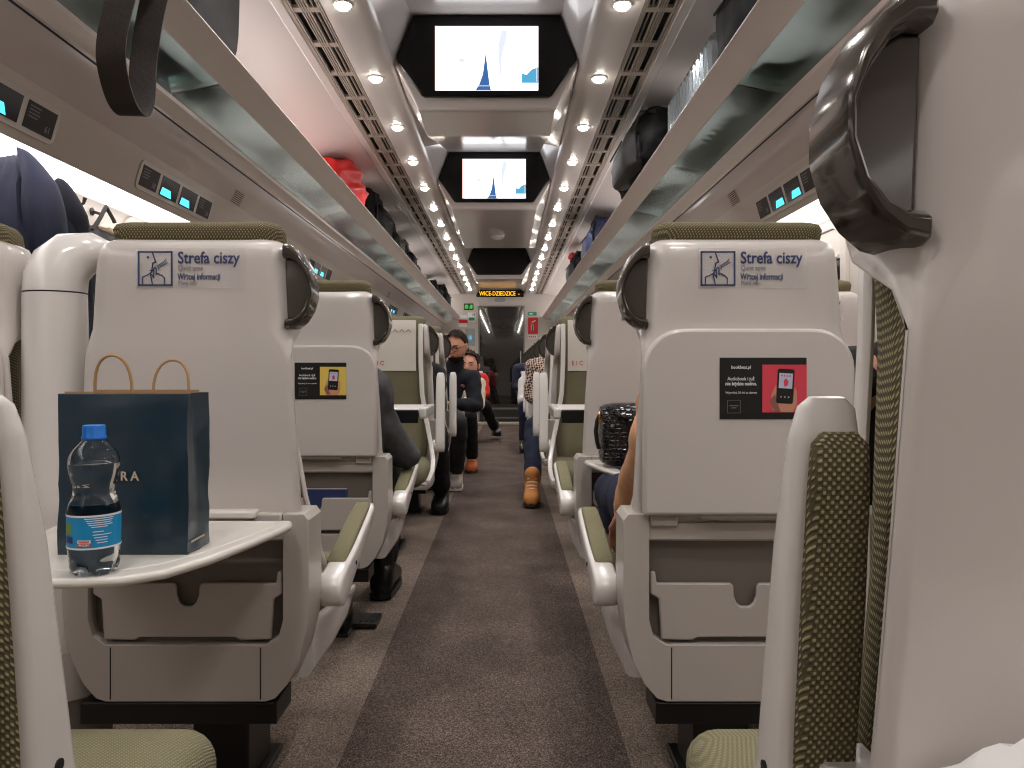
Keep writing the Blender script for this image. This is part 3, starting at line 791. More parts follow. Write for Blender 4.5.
    m.box(-.183, .183, .07, .095, .38, .60)
    m.mi = 1
    for x in (-.141, .141): m.box(x-.0012, x+.0012, -.0052, -.003, .286, .384)
    m.build('lower_body', ['shell_shaded', 'seam'], root, bevel=.014, seg=3)
    m = MB(s); m.box(-.184, .184, .024, .034, .384, .60); m.build('recess_panel', 'recess', root)
    pk = [(-.179, .524), (-.170, .524), (-.167, .502), (-.026, .502), (-.022, .496), (-.021, .478), (-.016, .465), (-.008, .458), (.008, .458), (.016, .465), (.021, .478), (.022, .496), (.026, .502), (.167, .502), (.170, .524), (.179, .524), (.179, .482), (.163, .472), (.158, .396), (.10, .394), (.09, .400), (-.09, .400), (-.10, .394), (-.158, .396), (-.163, .472), (-.179, .482)]
    m = MB(s); m.pxz(pk, .004, .014); m.build('magazine_pocket', 'shell_shaded', root, bevel=.003)
    for q in (-1, 1):
        m = MB(s); m.box(*sorted((q*.181, q*.128)), -.006, .03, .610, .636); m.build('hinge_cover', 'shell_shaded', root, bevel=.004)
    # tray
    if tray == 'up':
        m = MB(s); m.pxz(rounded2d(-.197, .197, .634, .982, .075, 8, (0, 0, 1, 1)), -.022, -.002); t = m.build('folding_tray', 'shell', root, bevel=.007, seg=3)
        m = MB(s); m.box(-.09, .18, -.0235, -.018, .628, .634); m.build('latch_strip', 'recess', t)
    else:
        o = [(-.205, -.02), (-.212, -.05), (-.205, -.10), (-.185, -.20), (-.16, -.30), (-.128, -.375), (-.085, -.413), (-.03, -.425)]
        o = o + [(-x, y) for x, y in o[::-1]]
        m = MB(s); m.pxy(o, .612, .626); t = m.build('folding_tray', 'tray', root, bevel=.006, seg=3)
        m = MB(s); rr = [(-.185, -.035), (-.19, -.06), (-.182, -.11), (-.165, -.19), (-.14, -.28), (-.11, -.345), (-.07, -.38)]
        rr = rr + [(-x, y) for x, y in rr[::-1]]
        inner = [(x*.975, y*.97-.004) for x, y in rr]
        m.loft([[(x, y, .6262) for x, y in rr], [(x, y, .6275) for x, y in [((a[0]+b[0])/2, (a[1]+b[1])/2) for a, b in zip(rr, inner)]], [(x, y, .6262) for x, y in inner]], cap=False)
        m.build('tray_edge_rim', 'tray', t)
        m = MB(s); m.box(-.135, .135, -.02, .03, .628, .642); m.build('tray_hinge', 'tray', t, bevel=.004)
    if sticker: quiet_sticker(root, -.092, 1.058, -.0068)
    if ad: advert(root, -.056, .814, -.0222, ad)
    # seat cushion, frame and foot
    m = MB(s); secs = []
    for y, zt, zb, w in ((.16, .437, .35, .18), (.18, .447, .34, .205), (.28, .440, .34, .214), (.42, .446, .34, .216), (.50, .445, .34, .214), (.545, .434, .342, .206), (.572, .416, .35, .19), (.585, .392, .365, .165)):
        r_ = min(.04, (zt-zb)*.48); secs.append([(x, y, z) for x, z in rounded2d(-w, w, zb, zt, r_, 5)])
    m.loft(secs); m.build('seat_cushion', 'olive' if not cover else 'olive2', root, angle=60)
    m = MB(s); secs = []
    for y, w, za, zb in ((.09, .216, .29, .40), (.25, .223, .295, .39), (.40, .223, .305, .375), (.50, .216, .32, .37), (.55, .20, .335, .37)):
        secs.append([(x, y, z) for x, z in rounded2d(-w, w, za, zb, .02, 3)])
    m.loft(secs); m.build('seat_frame', 'white', root, angle=50)
    m = MB(s); m.box(-.17, .20, .0, .10, .238, .279); m.mi = 1; m.box(-.165, .195, -.002, .0, .276, .2785); m.build('plinth', ['black', 'metal'], root, bevel=.004)
    m = MB(s); m.box(-.05, .07, .20, .36, .012, .285); m.box(-.07, .09, .18, .40, .0, .012); m.build('pedestal', 'black', root, bevel=.008)
    if aisle:
        # armrest: swings about a pivot on the side of the body
        py, pzv = .125, (.458 if arm < 50 else .500)
        mt = Matrix.Translation((-armx, py, pzv)) @ Matrix.Rotation(R(arm), 4, 'X')
        m = MB(s); secs = []
        for u, lo, hi, w in ((-.034, -.012, .012, .020), (-.028, -.024, .024, .0225), (-.012, -.033, .033, .0245), (.03, -.034, .034, .0245), (.07, -.030, .031, .0245), (.15, -.024, .026, .0245), (.28, -.014, .024, .0245), (.36, -.002, .022, .0235), (.385, .004, .019, .019), (.392, .008, .016, .012)):
            secs.append([mt @ Vector((x, u, v)) for x, v in rounded2d(-w, w, lo, hi, min(.009, (hi-lo)*.45), 3)])
        m.loft(secs); a = m.build('armrest', 'white', root, angle=45)
        m = MB(s); secs = []
        for u, hi, w in ((.05, .031, .018), (.056, .037, .020), (.12, .0385, .0205), (.25, .0375, .0205), (.335, .034, .020), (.362, .031, .019), (.370, .026, .012)):
            lo = .018; secs.append([mt @ Vector((x+.0055, u, v)) for x, v in rounded2d(-w, w, lo, hi, min(.006, (hi-lo)*.45), 3)])
        m.loft(secs); m.build('armrest_pad', 'dots' if arm > 50 else 'olive', a, angle=50)
        m = MB(s); m.lathe([(.034, .0), (.034, -.006), (.031, -.008), (.033, -.011), (.033, -.02)], c=(-.215, py, pzv), axis='x', n=20); m.build('pivot_ring', 'white', a)
        m = MB(s); q = mt @ Vector((-.0255, .11, 0)); m.lathe([(.005, -.001), (.004, .003)], c=q, axis='x', n=10); m.build('screw_cap', 'seam', a)
SEATS = {}
def seat(x, y, faces_back, label, group, **kw):
    key = tuple(sorted(kw.items()))
    if key in SEATS: o = copy_tree(SEATS[key])
    else:
        o = empty('train_seat', (0, 0, 0), label, 'seat', group); seat_parts(o, **kw); SEATS[key] = o
    o.location = (x, y, .004 if False else 0); o.rotation_euler = (0, 0, PI if faces_back else 0)
    o['label'] = label; o['group'] = group; o['category'] = 'seat'
    return o
XR, XL = .452, -.602        # aisle seat centres
XRW, XLW = .945, -1.138     # window seat centres
YA, YB, YC = .465, 1.45, 2.42
G1 = 'seats turned away from the camera'
seat(.442, YA, False, 'huge near seat back filling the right edge of the picture', G1, s=1, tray='down', arm=98., armx=.224)
seat(-.586, YA, False, 'near seat at bottom left, only raised armrest and cushion showing', G1, s=-1, tray='up', arm=97., armx=.226)
seat(XR, YB, False, 'aisle seat back on the right with quiet sticker and red advert', G1, s=1, tray='up', ad='redprint', sticker=True, arm=12.)
seat(XL, YB, False, 'aisle seat back on the left with tray holding bottle and bag', G1, s=-1, tray='down', sticker=True, arm=14.)
seat(XRW, YB, False, 'window seat beside the right seat with the red advert', G1, s=1, tray='up', sticker=True, aisle=False)
seat(XLW, YB, False, 'window seat at the left edge under the hanging navy coat', G1, s=-1, tray='up', aisle=False)
seat(XR, YC, False, 'right seat back with black handbag on its lowered tray', G1, s=1, tray='down', sticker=True, arm=12.)
seat(XL, YC, False, 'left seat back with yellow advert behind the bottle seat', G1, s=-1, tray='up', ad='yelprint', arm=12.)
seat(XRW, YC, False, 'window seat right of the handbag seat, sticker end peeping out', G1, s=1, tray='up', sticker=True, aisle=False)
seat(-1.085, YC, False, 'window seat left of the yellow advert seat', G1, s=-1, tray='up', aisle=False)
G2 = 'seats turned towards the camera'
ROWS = [4.25+.97*k for k in range(8)]
for k, y in enumerate(ROWS):
    for sd, nm, xa, xw in ((-1, 'left', XL, XLW), (1, 'right', XR, XRW)):
        seat(xa, y, True, 'olive aisle seat facing the camera, %s on the %s beyond the table' % (ORDR[k], nm), G2, s=-sd, tray='up', arm=92., cover=True)
        if k < 2: seat(xw, y, True, 'olive window seat facing the camera, %s on the %s beyond the table' % (ORDR[k], nm), G2, s=-sd, tray='up', aisle=False, cover=True)

# slim white column between the two near seats on the left (and its twin on the right)
def column(x, s, label):
    r = empty('seat_column', (x, YB+.02, 0), label, 'seat column', 'white columns between paired seats')
    def ell(c, a, b, n=18): return [(c[0]+a*math.cos(2*PI*k/n), c[1]+b*math.sin(2*PI*k/n), c[2]) for k in range(n)]
    m = MB(s); m.loft([ell((0, .05, .36), .064, .055), ell((0, .05, .40), .067, .06), ell((-.004, .05, .70), .063, .06), ell((-.008, .05, 1.055), .058, .055)]); m.build('column_tube', 'white', r, angle=50)
    m = MB(s); secs = []
    p = [(-.008, .05, 1.058), (-.006, .052, 1.09), (.004, .06, 1.118), (.026, .07, 1.138), (.058, .085, 1.146), (.088, .095, 1.142)]
    rr = [(.058, .055), (.058, .055), (.057, .054), (.051, .05), (.038, .04), (.02, .03)]
    for i, (c, (a, b)) in enumerate(zip(p, rr)):
        th = [0, .12, .42, .85, 1.25, 1.45][i]
        secs.append([(c[0]+a*math.cos(2*PI*k/18)*math.cos(th), c[1]+b*math.sin(2*PI*k/18), c[2]-a*math.cos(2*PI*k/18)*math.sin(th)) for k in range(18)])
    m.loft(secs); m.build('curved_cap', 'white', r, angle=60)
    m = MB(s); m.loft([ell((-.008, .05, 1.054), .0565, .0535), ell((-.008, .05, 1.06), .0565, .0535)]); m.build('joint_ring', 'seam', r)
    m = MB(s); m.loft([ell((.0, .08, .012), .075, .075), ell((0, .08, .27), .085, .085)], cap=True); m.mi = 1
    m.loft([ell((0, .08, .27), .088, .088), ell((0, .075, .33), .088, .085), ell((0, .065, .362), .075, .065)]); m.build('column_base', ['recess', 'shell_shaded'], r, angle=40)
    return r
column(-.882, 1, 'white curved column between the two near seats on the left')

# foot rail on the floor by the left seat
r = empty('floor_rail', (-.485, 2.74, 0), 'small metal floor rail by the left armrest', 'rail')
m = MB(); m.box(-.05, .035, -.06, .06, .008, .022); m.box(-.045, -.03, -.03, .03, 0, .01); m.mi = 1
for k in range(3): m.box(-.03+.02*k, -.02+.02*k, -.04, .04, .022, .0245)
m.build('rail_bar', ['metal', 'black'], r, bevel=.003)

# bay tables
for sd, nm, xe in ((-1, 'left', -.335), (1, 'right', .205)):
    xw = CX+sd*1.30
    r = empty('bay_table', ((xe+xw)/2, 3.3, 0), 'white bay table with black folded leaf on the %s' % nm, 'table'); ox = (xe+xw)/2
    m = MB(); a, b = sorted((xe-ox, xw-ox)); m.box(a, b, -.17, .17, .728, .75); m.build('tabletop', 'tray', r, bevel=.008, seg=3)
    m = MB(); m.box(a+(.02 if sd > 0 else 0), b-(.02 if sd < 0 else 0), -.185, -.172, .690, .744); m.box(a+.02, b-.02, .172, .185, .690, .744); m.build('folded_leaf', 'black', r, bevel=.004)
    m = MB(); e = xe-ox; m.box(*sorted((e-sd*.012, e+sd*.018)), -.187, .187, .706, .753); m.build('end_cap', 'white', r, bevel=.01, seg=3)
    m = MB(); m.tube([(sd*.38, 0, .014), (sd*.38, 0, .727)], .035, 16); m.lathe([(.12, 0), (.12, .01), (.04, .02)], c=(sd*.38, 0, 0)); m.build('table_leg', 'metal', r)

# ------------------------------------------------------------------ things on the tray and around
TZ = .626
TCX, TCY = XL, YB
# bottle
bx_, by_ = -.568, 1.062
r = empty('water_bottle', (bx_, by_, TZ+.0003), 'clear water bottle with blue cap and cyan label on tray', 'bottle')
PROF = [(0, .26), (.03, .30), (.06, .315), (.30, .325), (.35, .33), (.62, .333), (.66, .325)]
def br(t):   # radius along the bottle height
    tab = [(0, .0255), (.006, .0305), (.014, .0322), (.036, .0328), (.085, .0332), (.092, .0325), (.103, .0285), (.113, .0258), (.122, .0265), (.135, .0305), (.148, .0325), (.158, .0318), (.168, .0275), (.176, .0205), (.182, .0145), (.187, .0130)]
    return lerp_tab(tab, t)[0]
m = MB(); secs = []
n = 40
for k in range(46):
    t = .187*k/45; rad = br(t); ring = []
    for j in range(n):
        a = 2*PI*j/n
        f = 1.
        if t < .034: f = 1-.16*(1-t/.034)**1.2*max(0, math.cos(5*a))**2
        ring.append((rad*f*math.cos(a), rad*f*math.sin(a), t + (.006*(1-t/.02)*max(0, math.cos(5*a))**2 if t < .02 else 0)))
    secs.append(ring)
m.loft(secs); bt = m.build('bottle_body', 'pet', r, angle=70)
# air space above the water line, an inner void
m = MB(); m.lathe([(br(t)-.0012, t) for t in (.1505, .155, .16, .165, .17, .176, .182, .186)], n=40)
o = m.build('air_space', 'pet', bt, angle=70); o.data.flip_normals()
m = MB(); m.lathe([(.0150, .183), (.0158, .1835), (.0158, .187), (.0148, .1885), (.0148, .200), (.0138, .203), (.0, .2032)], n=40)
m.build('cap', 'cap', r, bevel=.0008)
m = MB(); m.lathe([(br(t)+.0006, t) for t in (.038, .05, .06, .07, .0835)], n=48, cap=False); lb = m.build('label', 'label', r, flip=True)
def on_label(name, a0, a1, z0, z1, mt_, k=8, off=.0011):
    mm = MB(); mm.loft([[((br(z)+off)*math.cos(a0+(a1-a0)*i/k), (br(z)+off)*math.sin(a0+(a1-a0)*i/k), z) for i in range(k+1)] for z in (z0, (z0+z1)/2, z1)], closed=False)
    return mm.build(name, mt_, lb)
F = math.atan2(-by_, -bx_)     # towards the camera
on_label('label_edge', 0, 2*PI, .081, .0838, 'labelw', 40); on_label('label_edge', 0, 2*PI, .0378, .0402, 'labelw', 40)
q = on_label('flag_tag', F-.62, F-.12, .0425, .0465, 'labelr'); q2 = on_label('flag_tag', F-.62, F-.12, .0465, .0510, 'labelw')
on_label('fruit_print', F-1.35, F-.95, .058, .072, 'labelg'); on_label('print_band', F-1.35, F-.85, .046, .055, 'labeln')
for i, (a, b, z) in enumerate(((-.35, .75, .0785), (-.3, .7, .0757), (-.25, .65, .0729), (-.2, .7, .0701), (-.1, .5, .0673), (-.05, .35, .061), (-.05, .65, .0567), (0, .5, .053), (.05, .5, .0495), (.1, .5, .046))):
    on_label('fine_print', F+a, F+b, z, z+.0011, 'labelw')
# flag tag wording, bent round the label
def wrap_text(body, size, a_start, z, mt_, parent, width):
    me = text_mb(body, size, .0001); xs = [v.co.x for v in me.vertices]; k = width/(max(xs)-min(xs))
    for v in me.vertices:
        a = a_start + v.co.x*k; zz = z + v.co.y; rad = br(zz)+.0016+v.co.z
        v.co = (rad*math.cos(a), rad*math.sin(a), zz)
    mm = MB(); mm.bm.from_mesh(me); mm.build('lettering', mt_, parent, flip=False)
wrap_text('PRODUKT', .0036, F-.56, .0475, 'labelr', q2, .38); wrap_text('POLSKI', .0036, F-.56, .0432, 'labelw', q, .38)

# dark blue booklet in the pocket of the seat with the yellow advert
r = empty('booklet', (XL-.02, YC+.0185, .41), 'dark blue booklet in the pocket under the yellow advert', 'booklet')
m = MB(); m.box(-.13, .12, -.0035, .0035, 0, .118); m.build('booklet_cover', 'navyprint', r, bevel=.001)
m = MB(); m.box(-.128, .118, -.0025, .0025, .117, .1195); m.build('page_edge', 'whiteprint', r)

# paper carrier bag
r = empty('paper_carrier_bag', (-.578, 1.205, TZ+.0003), 'dark blue paper shopping bag standing on the left tray', 'bag')
m = MB(); hw, hd, h = .097, .042, .243
m.loft([[(-hw, -hd, 0), (0, -hd, 0), (hw*.72, -hd, 0), (hw, -hd, 0), (hw+.002, 0, 0), (hw, hd, 0), (0, hd, 0), (-hw, hd, 0), (-hw-.002, 0, 0)]] +
       [[(-hw, -hd-.001, z), (0, -hd-.004*math.sin(z*13), z), (hw*.72, -hd-.003*math.sin(z*19), z), (hw, -hd+.002*math.sin(z*25), z), (hw-.012*(z/h), 0, z), (hw, hd, z), (0, hd, z), (-hw, hd, z), (-hw+.012*(z/h), 0, z)] for z in (.02, .06, .09, .13, .17, .21, .236, h)], cap=False)
m.poly([(-hw, -hd, 0), (hw, -hd, 0), (hw, hd, 0), (-hw, hd, 0)])
bmesh.ops.subdivide_edges(m.bm, edges=m.bm.edges[:], cuts=4, use_grid_fill=True)
bg = m.build('bag_body', 'paperbag', r, angle=30, noise=.0015, nscale=12, crease=.0018, cscale=16)
bg.modifiers.new('s', 'SOLIDIFY').thickness = .0012
m = MB(); m.box(-hw+.006, hw-.03, -hd+.004, -hd+.0052, h-.03, h+.003); m.box(-hw+.012, hw-.014, hd-.005, hd-.0038, h-.03, h+.004); m.build('brown_lining', 'kraft', r)
for yy, x0, x1, hh, lean in ((-hd+.004, -.045, .012, .058, -.006), (hd-.004, .008, .066, .052, .008)):
    m = MB(); p = []
    for k in range(15):
        a = PI*k/14; p.append((x0+(x1-x0)*(1-math.cos(a))/2, yy+lean*math.sin(a), h-.015+(hh+.015)*min(1, math.sin(a)**.55 if math.sin(a) > 0 else 0)))
    m.tube(p, .0024, 8); m.build('twisted_handle', 'kraft', r)
texts('lettering', [('Z A R A', .019, (-.004, .113), .0004, 'CENTER', .062)], 'goldprint', r, Matrix.Translation((0, -hd-.0072, 0)))
m = MB()
for k in range(8): m.box(hw+.0022, hw+.003, -.034+.0066*k, -.030+.0066*k, .016, .019)
m.build('small_print', 'goldprint', r)

# tissue on the near right tray
r = empty('crumpled_tissue', (.352, .398, TZ-.002), 'crumpled white tissue at the bottom right corner', 'tissue')
m = MB(); N_ = 26; rows = []
from mathutils import noise as NZ
for i in range(N_):
    row = []
    for j in range(N_):
        u, v = i/(N_-1)*2-1, j/(N_-1)*2-1
        e = max(abs(u), abs(v)); rim = max(0, 1-e**3)
        z = .006 + rim*(.058+.022*NZ.noise(Vector((u*2.3, v*2.3, .7)))+.012*NZ.noise(Vector((u*6, v*6, 2.)))) + .005*abs(NZ.noise(Vector((u*9, v*9, 4))))
        x = u*.118*(1+.10*NZ.noise(Vector((u*2, v*2, 9)))); y = v*.085*(1+.12*NZ.noise(Vector((u*2, v*2, 5))))
        row.append(m.v((x, y, z)))
    rows.append(row)
for i in range(N_-1):
    for j in range(N_-1): m.face([rows[i][j], rows[i+1][j], rows[i+1][j+1], rows[i][j+1]])
o = m.build('tissue_sheet', 'tissue', r, angle=28); sm = o.modifiers.new('s', 'SOLIDIFY'); sm.thickness = .0015; sm.offset = 1

# handbag on the right-hand tray
r = empty('handbag', (.375, 2.235, TZ+.002), 'black crocodile pattern handbag on the lowered right tray', 'handbag')
m = MB(); secs = []
for x in (-.10, -.097, -.085, -.06, 0, .06, .085, .097, .10):
    e = 1-.14*(abs(x)/.10)**6
    secs.append([(x, y*e, .088+(z-.088)*e) for y, z in rounded2d(-.075, .075, .0, .182, .055, 8)])
m.loft(secs); m.build('bag_body', 'croc', r, angle=60)
m = MB(); m.tube([(-.103, -.01, .15), (-.112, -.012, .13), (-.116, -.012, .10), (-.112, -.01, .07), (-.106, -.005, .05)], .006, 8); m.build('side_strap', 'strap', r)
m = MB(); m.lathe([(.013, -.004), (.015, 0), (.013, .004)], c=(-.106, -.02, .145), axis='x', n=16); m.box(-.110, -.098, -.03, -.012, .125, .14); m.build('clasp', 'gold', r, bevel=.001)
m = MB(); m.tube([(-.085, -.045, .168), (-.06, -.07, .15), (.0, -.082, .135), (.05, -.07, .15), (.085, -.045, .168)], .006, 8); m.build('top_handle', 'croc', r)

# coat and bag on the wall hooks
def hanging(name, label, cat, loc, mt_, tab, folds, seed, extra=None, group=None):
    # tab: (z, half width y, depth x, centre shift y) from bottom to top; loc is the hook, x outward from the wall is +
    r = empty(name, loc, label, cat, group)
    m = MB(); secs = []; n = 44; K = 26
    for k in range(K+1):
        z = tab[0][0]+(tab[-1][0]-tab[0][0])*k/K; w, dpt, cs = lerp_tab(tab, z); ring = []
        for j in range(n):
            a = 2*PI*j/n
            amp = (1+.16*math.sin(a*folds+seed+z*2.)*min(1, (tab[-1][0]-z)*4+.15) + .07*math.sin(a*(folds*2+1)+z*5))
            ring.append((max(.006, dpt+dpt*math.cos(a)*amp), cs+w*math.sin(a)*amp, z))
        secs.append(ring)
    m.loft(secs); m.build('garment_body' if cat != 'bag' else 'bag_body', mt_, r, angle=60)
    return r
r = hanging('hanging_coat', 'navy blue hooded coat hanging on the left wall', 'coat', (CX-WALL+.002, 2.12, 1.475), 'navycloth',
            [(-.95, .24, .10, .0), (-.5, .23, .10, 0), (-.30, .215, .095, 0), (-.18, .19, .09, 0), (-.09, .15, .075, 0), (-.03, .085, .06, 0), (.0, .04, .045, 0), (.02, .018, .03, 0)], 6, .6)
m = MB(); secs = []                    # hood: a folded drape down the front
for k in range(25):
    t = (k/24)**1.6; z = .022-.36*t; w = .03+.12*math.sin(min(1, t*1.25)*PI*.5)*(1-.62*max(0, t-.45)); d0 = .10+.09*math.sin(t*PI*.55)
    secs.append([(d0+.034*math.sqrt(min(1, t*4+.02))*math.cos(a)*(1-.4*t)+.014*min(1, t*4)*math.sin(3*a+4*t), -.05+.015*t+w*math.sin(a)*(.8+.16*math.cos(4*a+2*t)), z) for a in [2*PI*j/26 for j in range(26)]])
m.loft(secs); m.build('hood', 'navycloth', r, angle=60)
m = MB()
for y0, y1 in ((.03, .13),):
    secs = []
    for k in range(22):
        t = (k/21)**1.7; z = -.035-.62*t; w = (.062+.015*math.sin(t*3))*math.sqrt(min(1, .01+t*6))
        secs.append([(.15+(.05*math.cos(a)+.012*math.sin(2*a+6*t))*math.sqrt(min(1, .01+t*6)), y0+(y1-y0)*min(1, t*1.6)+w*math.sin(a)*(.9+.12*math.cos(5*a+3*t)), z) for a in [2*PI*j/22 for j in range(22)]])
    m.loft(secs)
m.build('sleeve', 'darknavy', r, angle=60)
m = MB(); m.tube([(.03, .0, .02), (.045, 0, .03), (.06, .0, .018)], .004, 8); m.build('hanging_loop', 'strap', r)
r = hanging('hanging_bag', 'dark grey fabric bag hanging on the left wall hook', 'bag', (CX-WALL+.002, 2.60, 1.44), 'greynylon',
            [(-.52, .13, .035, 0), (-.40, .14, .045, 0), (-.16, .135, .045, 0), (-.10, .12, .04, 0), (-.07, .09, .035, 0), (-.055, .05, .03, 0)], 5, 2.)
m = MB(); m.tube([(.05, -.09, -.08), (.055, -.05, -.03), (.05, -.005, .016), (.052, .04, -.02), (.06, .08, -.08)], .007, 8); m.build('bag_strap', 'strap', r)
m = MB(); m.ball((.055, .03, -.055), .03, .045, .02); m.ball((.06, -.03, -.065), .025, .03, .018); m.build('white_lining', 'cream', r, noise=.012, nscale=40)

# ------------------------------------------------------------------ luggage on the racks
RZ = HC+.835
def shelf_z(sd, x): return HC+.84-.25*(abs(x-CX)-.747)
def blob(secs_tab, n=24, axis='y', sq=.6):
    # rounded-box loft along Y: (y, half x, half z, cx, cz)
    m = MB(); secs = []
    a_, b_ = secs_tab[0], secs_tab[-1]
    secs_tab = [(a_[0]-.008, a_[1]*.55, a_[2]*.55, a_[3], a_[4]), *secs_tab, (b_[0]+.008, b_[1]*.55, b_[2]*.55, b_[3], b_[4])]
    secs_tab = [(secs_tab[0][0]-.003, a_[1]*.12, a_[2]*.12, a_[3], a_[4]), *secs_tab, (secs_tab[-1][0]+.003, b_[1]*.12, b_[2]*.12, b_[3], b_[4])]
    for y, hx_, hz, cx, cz in secs_tab:
        ring = []
        for k in range(n):
            a = 2*PI*k/n; c, s_ = math.cos(a), math.sin(a)
            ring.append((cx+hx_*math.copysign(abs(c)**sq, c), y, cz+hz*math.copysign(abs(s_)**sq, s_)))
        secs.append(ring)
    return m.loft(secs)
def luggage(name, loc, label, cat, rz=0): return empty(name, loc, label, cat, 'luggage on the racks', rz)
def backpack(loc, label, L, Wd, Hh, mt_, mt2, noise=.02, rz=0, name='backpack'):
    r = luggage(name, loc, label, 'backpack', rz)
    h = Hh/2; w = Wd/2
    m = blob([(-L/2, w*.45, h*.5, 0, h*.6), (-L*.46, w*.8, h*.8, 0, h*.85), (-L*.3, w, h, 0, h), (0, w, h*1.02, 0, h*1.02), (L*.25, w*.97, h*.95, 0, h*.96), (L*.42, w*.85, h*.8, 0, h*.82), (L*.5, w*.5, h*.5, 0, h*.6)])
    bmesh.ops.subdivide_edges(m.bm, edges=m.bm.edges[:], cuts=3, use_grid_fill=True)
    m.build('bag_body', mt_, r, angle=60, noise=noise, nscale=9, crease=.013, cscale=13)
    sd = 1 if loc[0] < CX else -1    # the pocket looks to the aisle
    m = blob([(-L*.33, .02, h*.4, sd*w*.95, h*.75), (-L*.28, .05, h*.6, sd*w*.98, h*.8), (L*.15, .055, h*.62, sd*w*.98, h*.8), (L*.22, .02, h*.45, sd*w*.95, h*.75)], 16)
    bmesh.ops.subdivide_edges(m.bm, edges=m.bm.edges[:], cuts=2, use_grid_fill=True)
    m.build('front_pocket', mt2, r, angle=60, noise=noise*.25, nscale=10, crease=.005, cscale=14)
    m = MB(); m.tube([(sd*w*.5, -L*.4, h*1.75), (sd*w*.75, -L*.2, h*2.08), (sd*w*.8, L*.05, h*2.0), (sd*w*.6, L*.3, h*1.85)], [.012]*4, 8); m.build('shoulder_strap', 'strap', r)
    m = MB(); m.tube([(sd*w*1.02, -L*.34, h*.5), (sd*w*1.06, -L*.34, h*1.2), (sd*w*.9, -L*.30, h*1.75)], .006, 6); m.tube([(sd*(w*.98+.06), -L*.25, h*1.1), (sd*(w*.98+.062), L*.15, h*1.15)], .004, 6); m.build('zip', 'seam', r)
    m = MB(); m.tube([(0, -L*.49, h*.9), (0, -L*.55, h*1.05), (0, -L*.55, h*1.25), (0, -L*.47, h*1.4)], .01, 8); m.build('carry_handle', 'strap', r)
    return r
LX = CX-.985; RX = CX+.965
# near left bag with its long hanging strap
r = luggage('travel_bag', (CX-.915, 1.98, HC+.843), 'black and grey bag with long strap on near left rack', 'bag')
m = blob([(-.36, .06, .10, 0, .11), (-.33, .12, .15, 0, .16), (-.15, .15, .22, .02, .225), (.15, .16, .235, .03, .24), (.34, .15, .20, .03, .20), (.40, .06, .10, .02, .12)]); m.build('bag_body', 'blackcloth', r, angle=60, noise=.015)
m = blob([(-.20, .01, .12, .165, .24), (-.16, .03, .19, .17, .25), (.28, .03, .18, .18, .24), (.33, .01, .10, .17, .2)], 16); m.build('grey_panel', 'greynylon', r, noise=.006)
m = MB(); SO = .038     # strap: down over the fascia in a loop and up again
pts = [(.06, -.42, .30), (.165, -.42, .19), (.19, -.42, .07), (.178, -.41, -.05), (.150, -.40, -.15), (.140, -.385, -.210), (.140, -.345, -.272), (.140, -.29, -.284), (.140, -.255, -.24), (.140, -.245, -.15), (.160, -.255, -.05), (.185, -.26, .06), (.165, -.25, .18), (.05, -.23, .30)]
pp = []
for i in range(len(pts)-1):
    p0, p1, p2, p3 = [Vector(pts[max(0, min(len(pts)-1, i+q))]) for q in (-1, 0, 1, 2)]
    for t in (0, .25, .5, .75):
        pp.append(.5*((2*p1)+(p2-p0)*t+(2*p0-5*p1+4*p2-p3)*t*t+(3*p1-p0-3*p2+p3)*t**3))
pp.append(Vector(pts[-1]))
pp = [p+Vector((SO, 0, 0)) for p in pp]
m.ribbon(pp, .058, .004, (1, .12, 0)); m.build('strap', 'strapb', r, flip=True)
# left side
r = luggage('rolled_jacket', (LX+.02, 4.62, HC+.845), 'bright red jacket bundled on the left rack', 'jacket')
m = blob([(-.38, .05, .08, 0, .09), (-.32, .12, .16, .0, .17), (-.12, .165, .19, .02, .20), (.08, .17, .185, .02, .19), (.26, .13, .14, .0, .15), (.34, .05, .06, 0, .07)])
bmesh.ops.subdivide_edges(m.bm, edges=m.bm.edges[:], cuts=3, use_grid_fill=True)
m.build('jacket_bundle', 'redcloth', r, angle=60, noise=.03, nscale=8, crease=.022, cscale=13)
m = MB(); secs = []
for k in range(9):
    t = k/8; secs.append([(.10+.03*math.cos(a), .1+.18*t, .15-.02*t+.06*math.sin(a)*(1-.4*t)) for a in [2*PI*j/16 for j in range(16)]])
m.loft(secs); m.build('sleeve', 'redcloth', r, noise=.02, nscale=14, crease=.008, cscale=25)
m = MB(); m.box(.12, .135, -.02, -.012, .22, .26); m.build('zip_pull', 'whiteprint', r)
backpack((LX+.02, 5.50, HC+.843), 'black backpack on the left rack just beyond the red jacket', .85, .33, .42, 'blackcloth', 'blackcloth')
backpack((LX+.02, 6.34, HC+.843), 'small black bag on left rack, second beyond red jacket', .66, .30, .36, 'blackcloth', 'greynylon', name='shoulder_bag')
backpack((LX+.04, 7.05, HC+.843), 'flat grey and black bag on left rack beyond two bags', .6, .3, .31, 'greynylon', 'blackcloth', name='shoulder_bag')
backpack((LX+.03, 8.2, HC+.843), 'low black bag on the middle of the left rack', .55, .28, .24, 'blackcloth', 'blackcloth', name='shoulder_bag')
backpack((LX+.04, 10.0, HC+.843), 'tall dark bag on left rack, second from the end wall', .5, .30, .30, 'blackcloth', 'blackcloth')
backpack((LX+.05, 11.2, HC+.843), 'black upright backpack on left rack nearest the end wall', .5, .32, .38, 'blackcloth', 'greynylon')
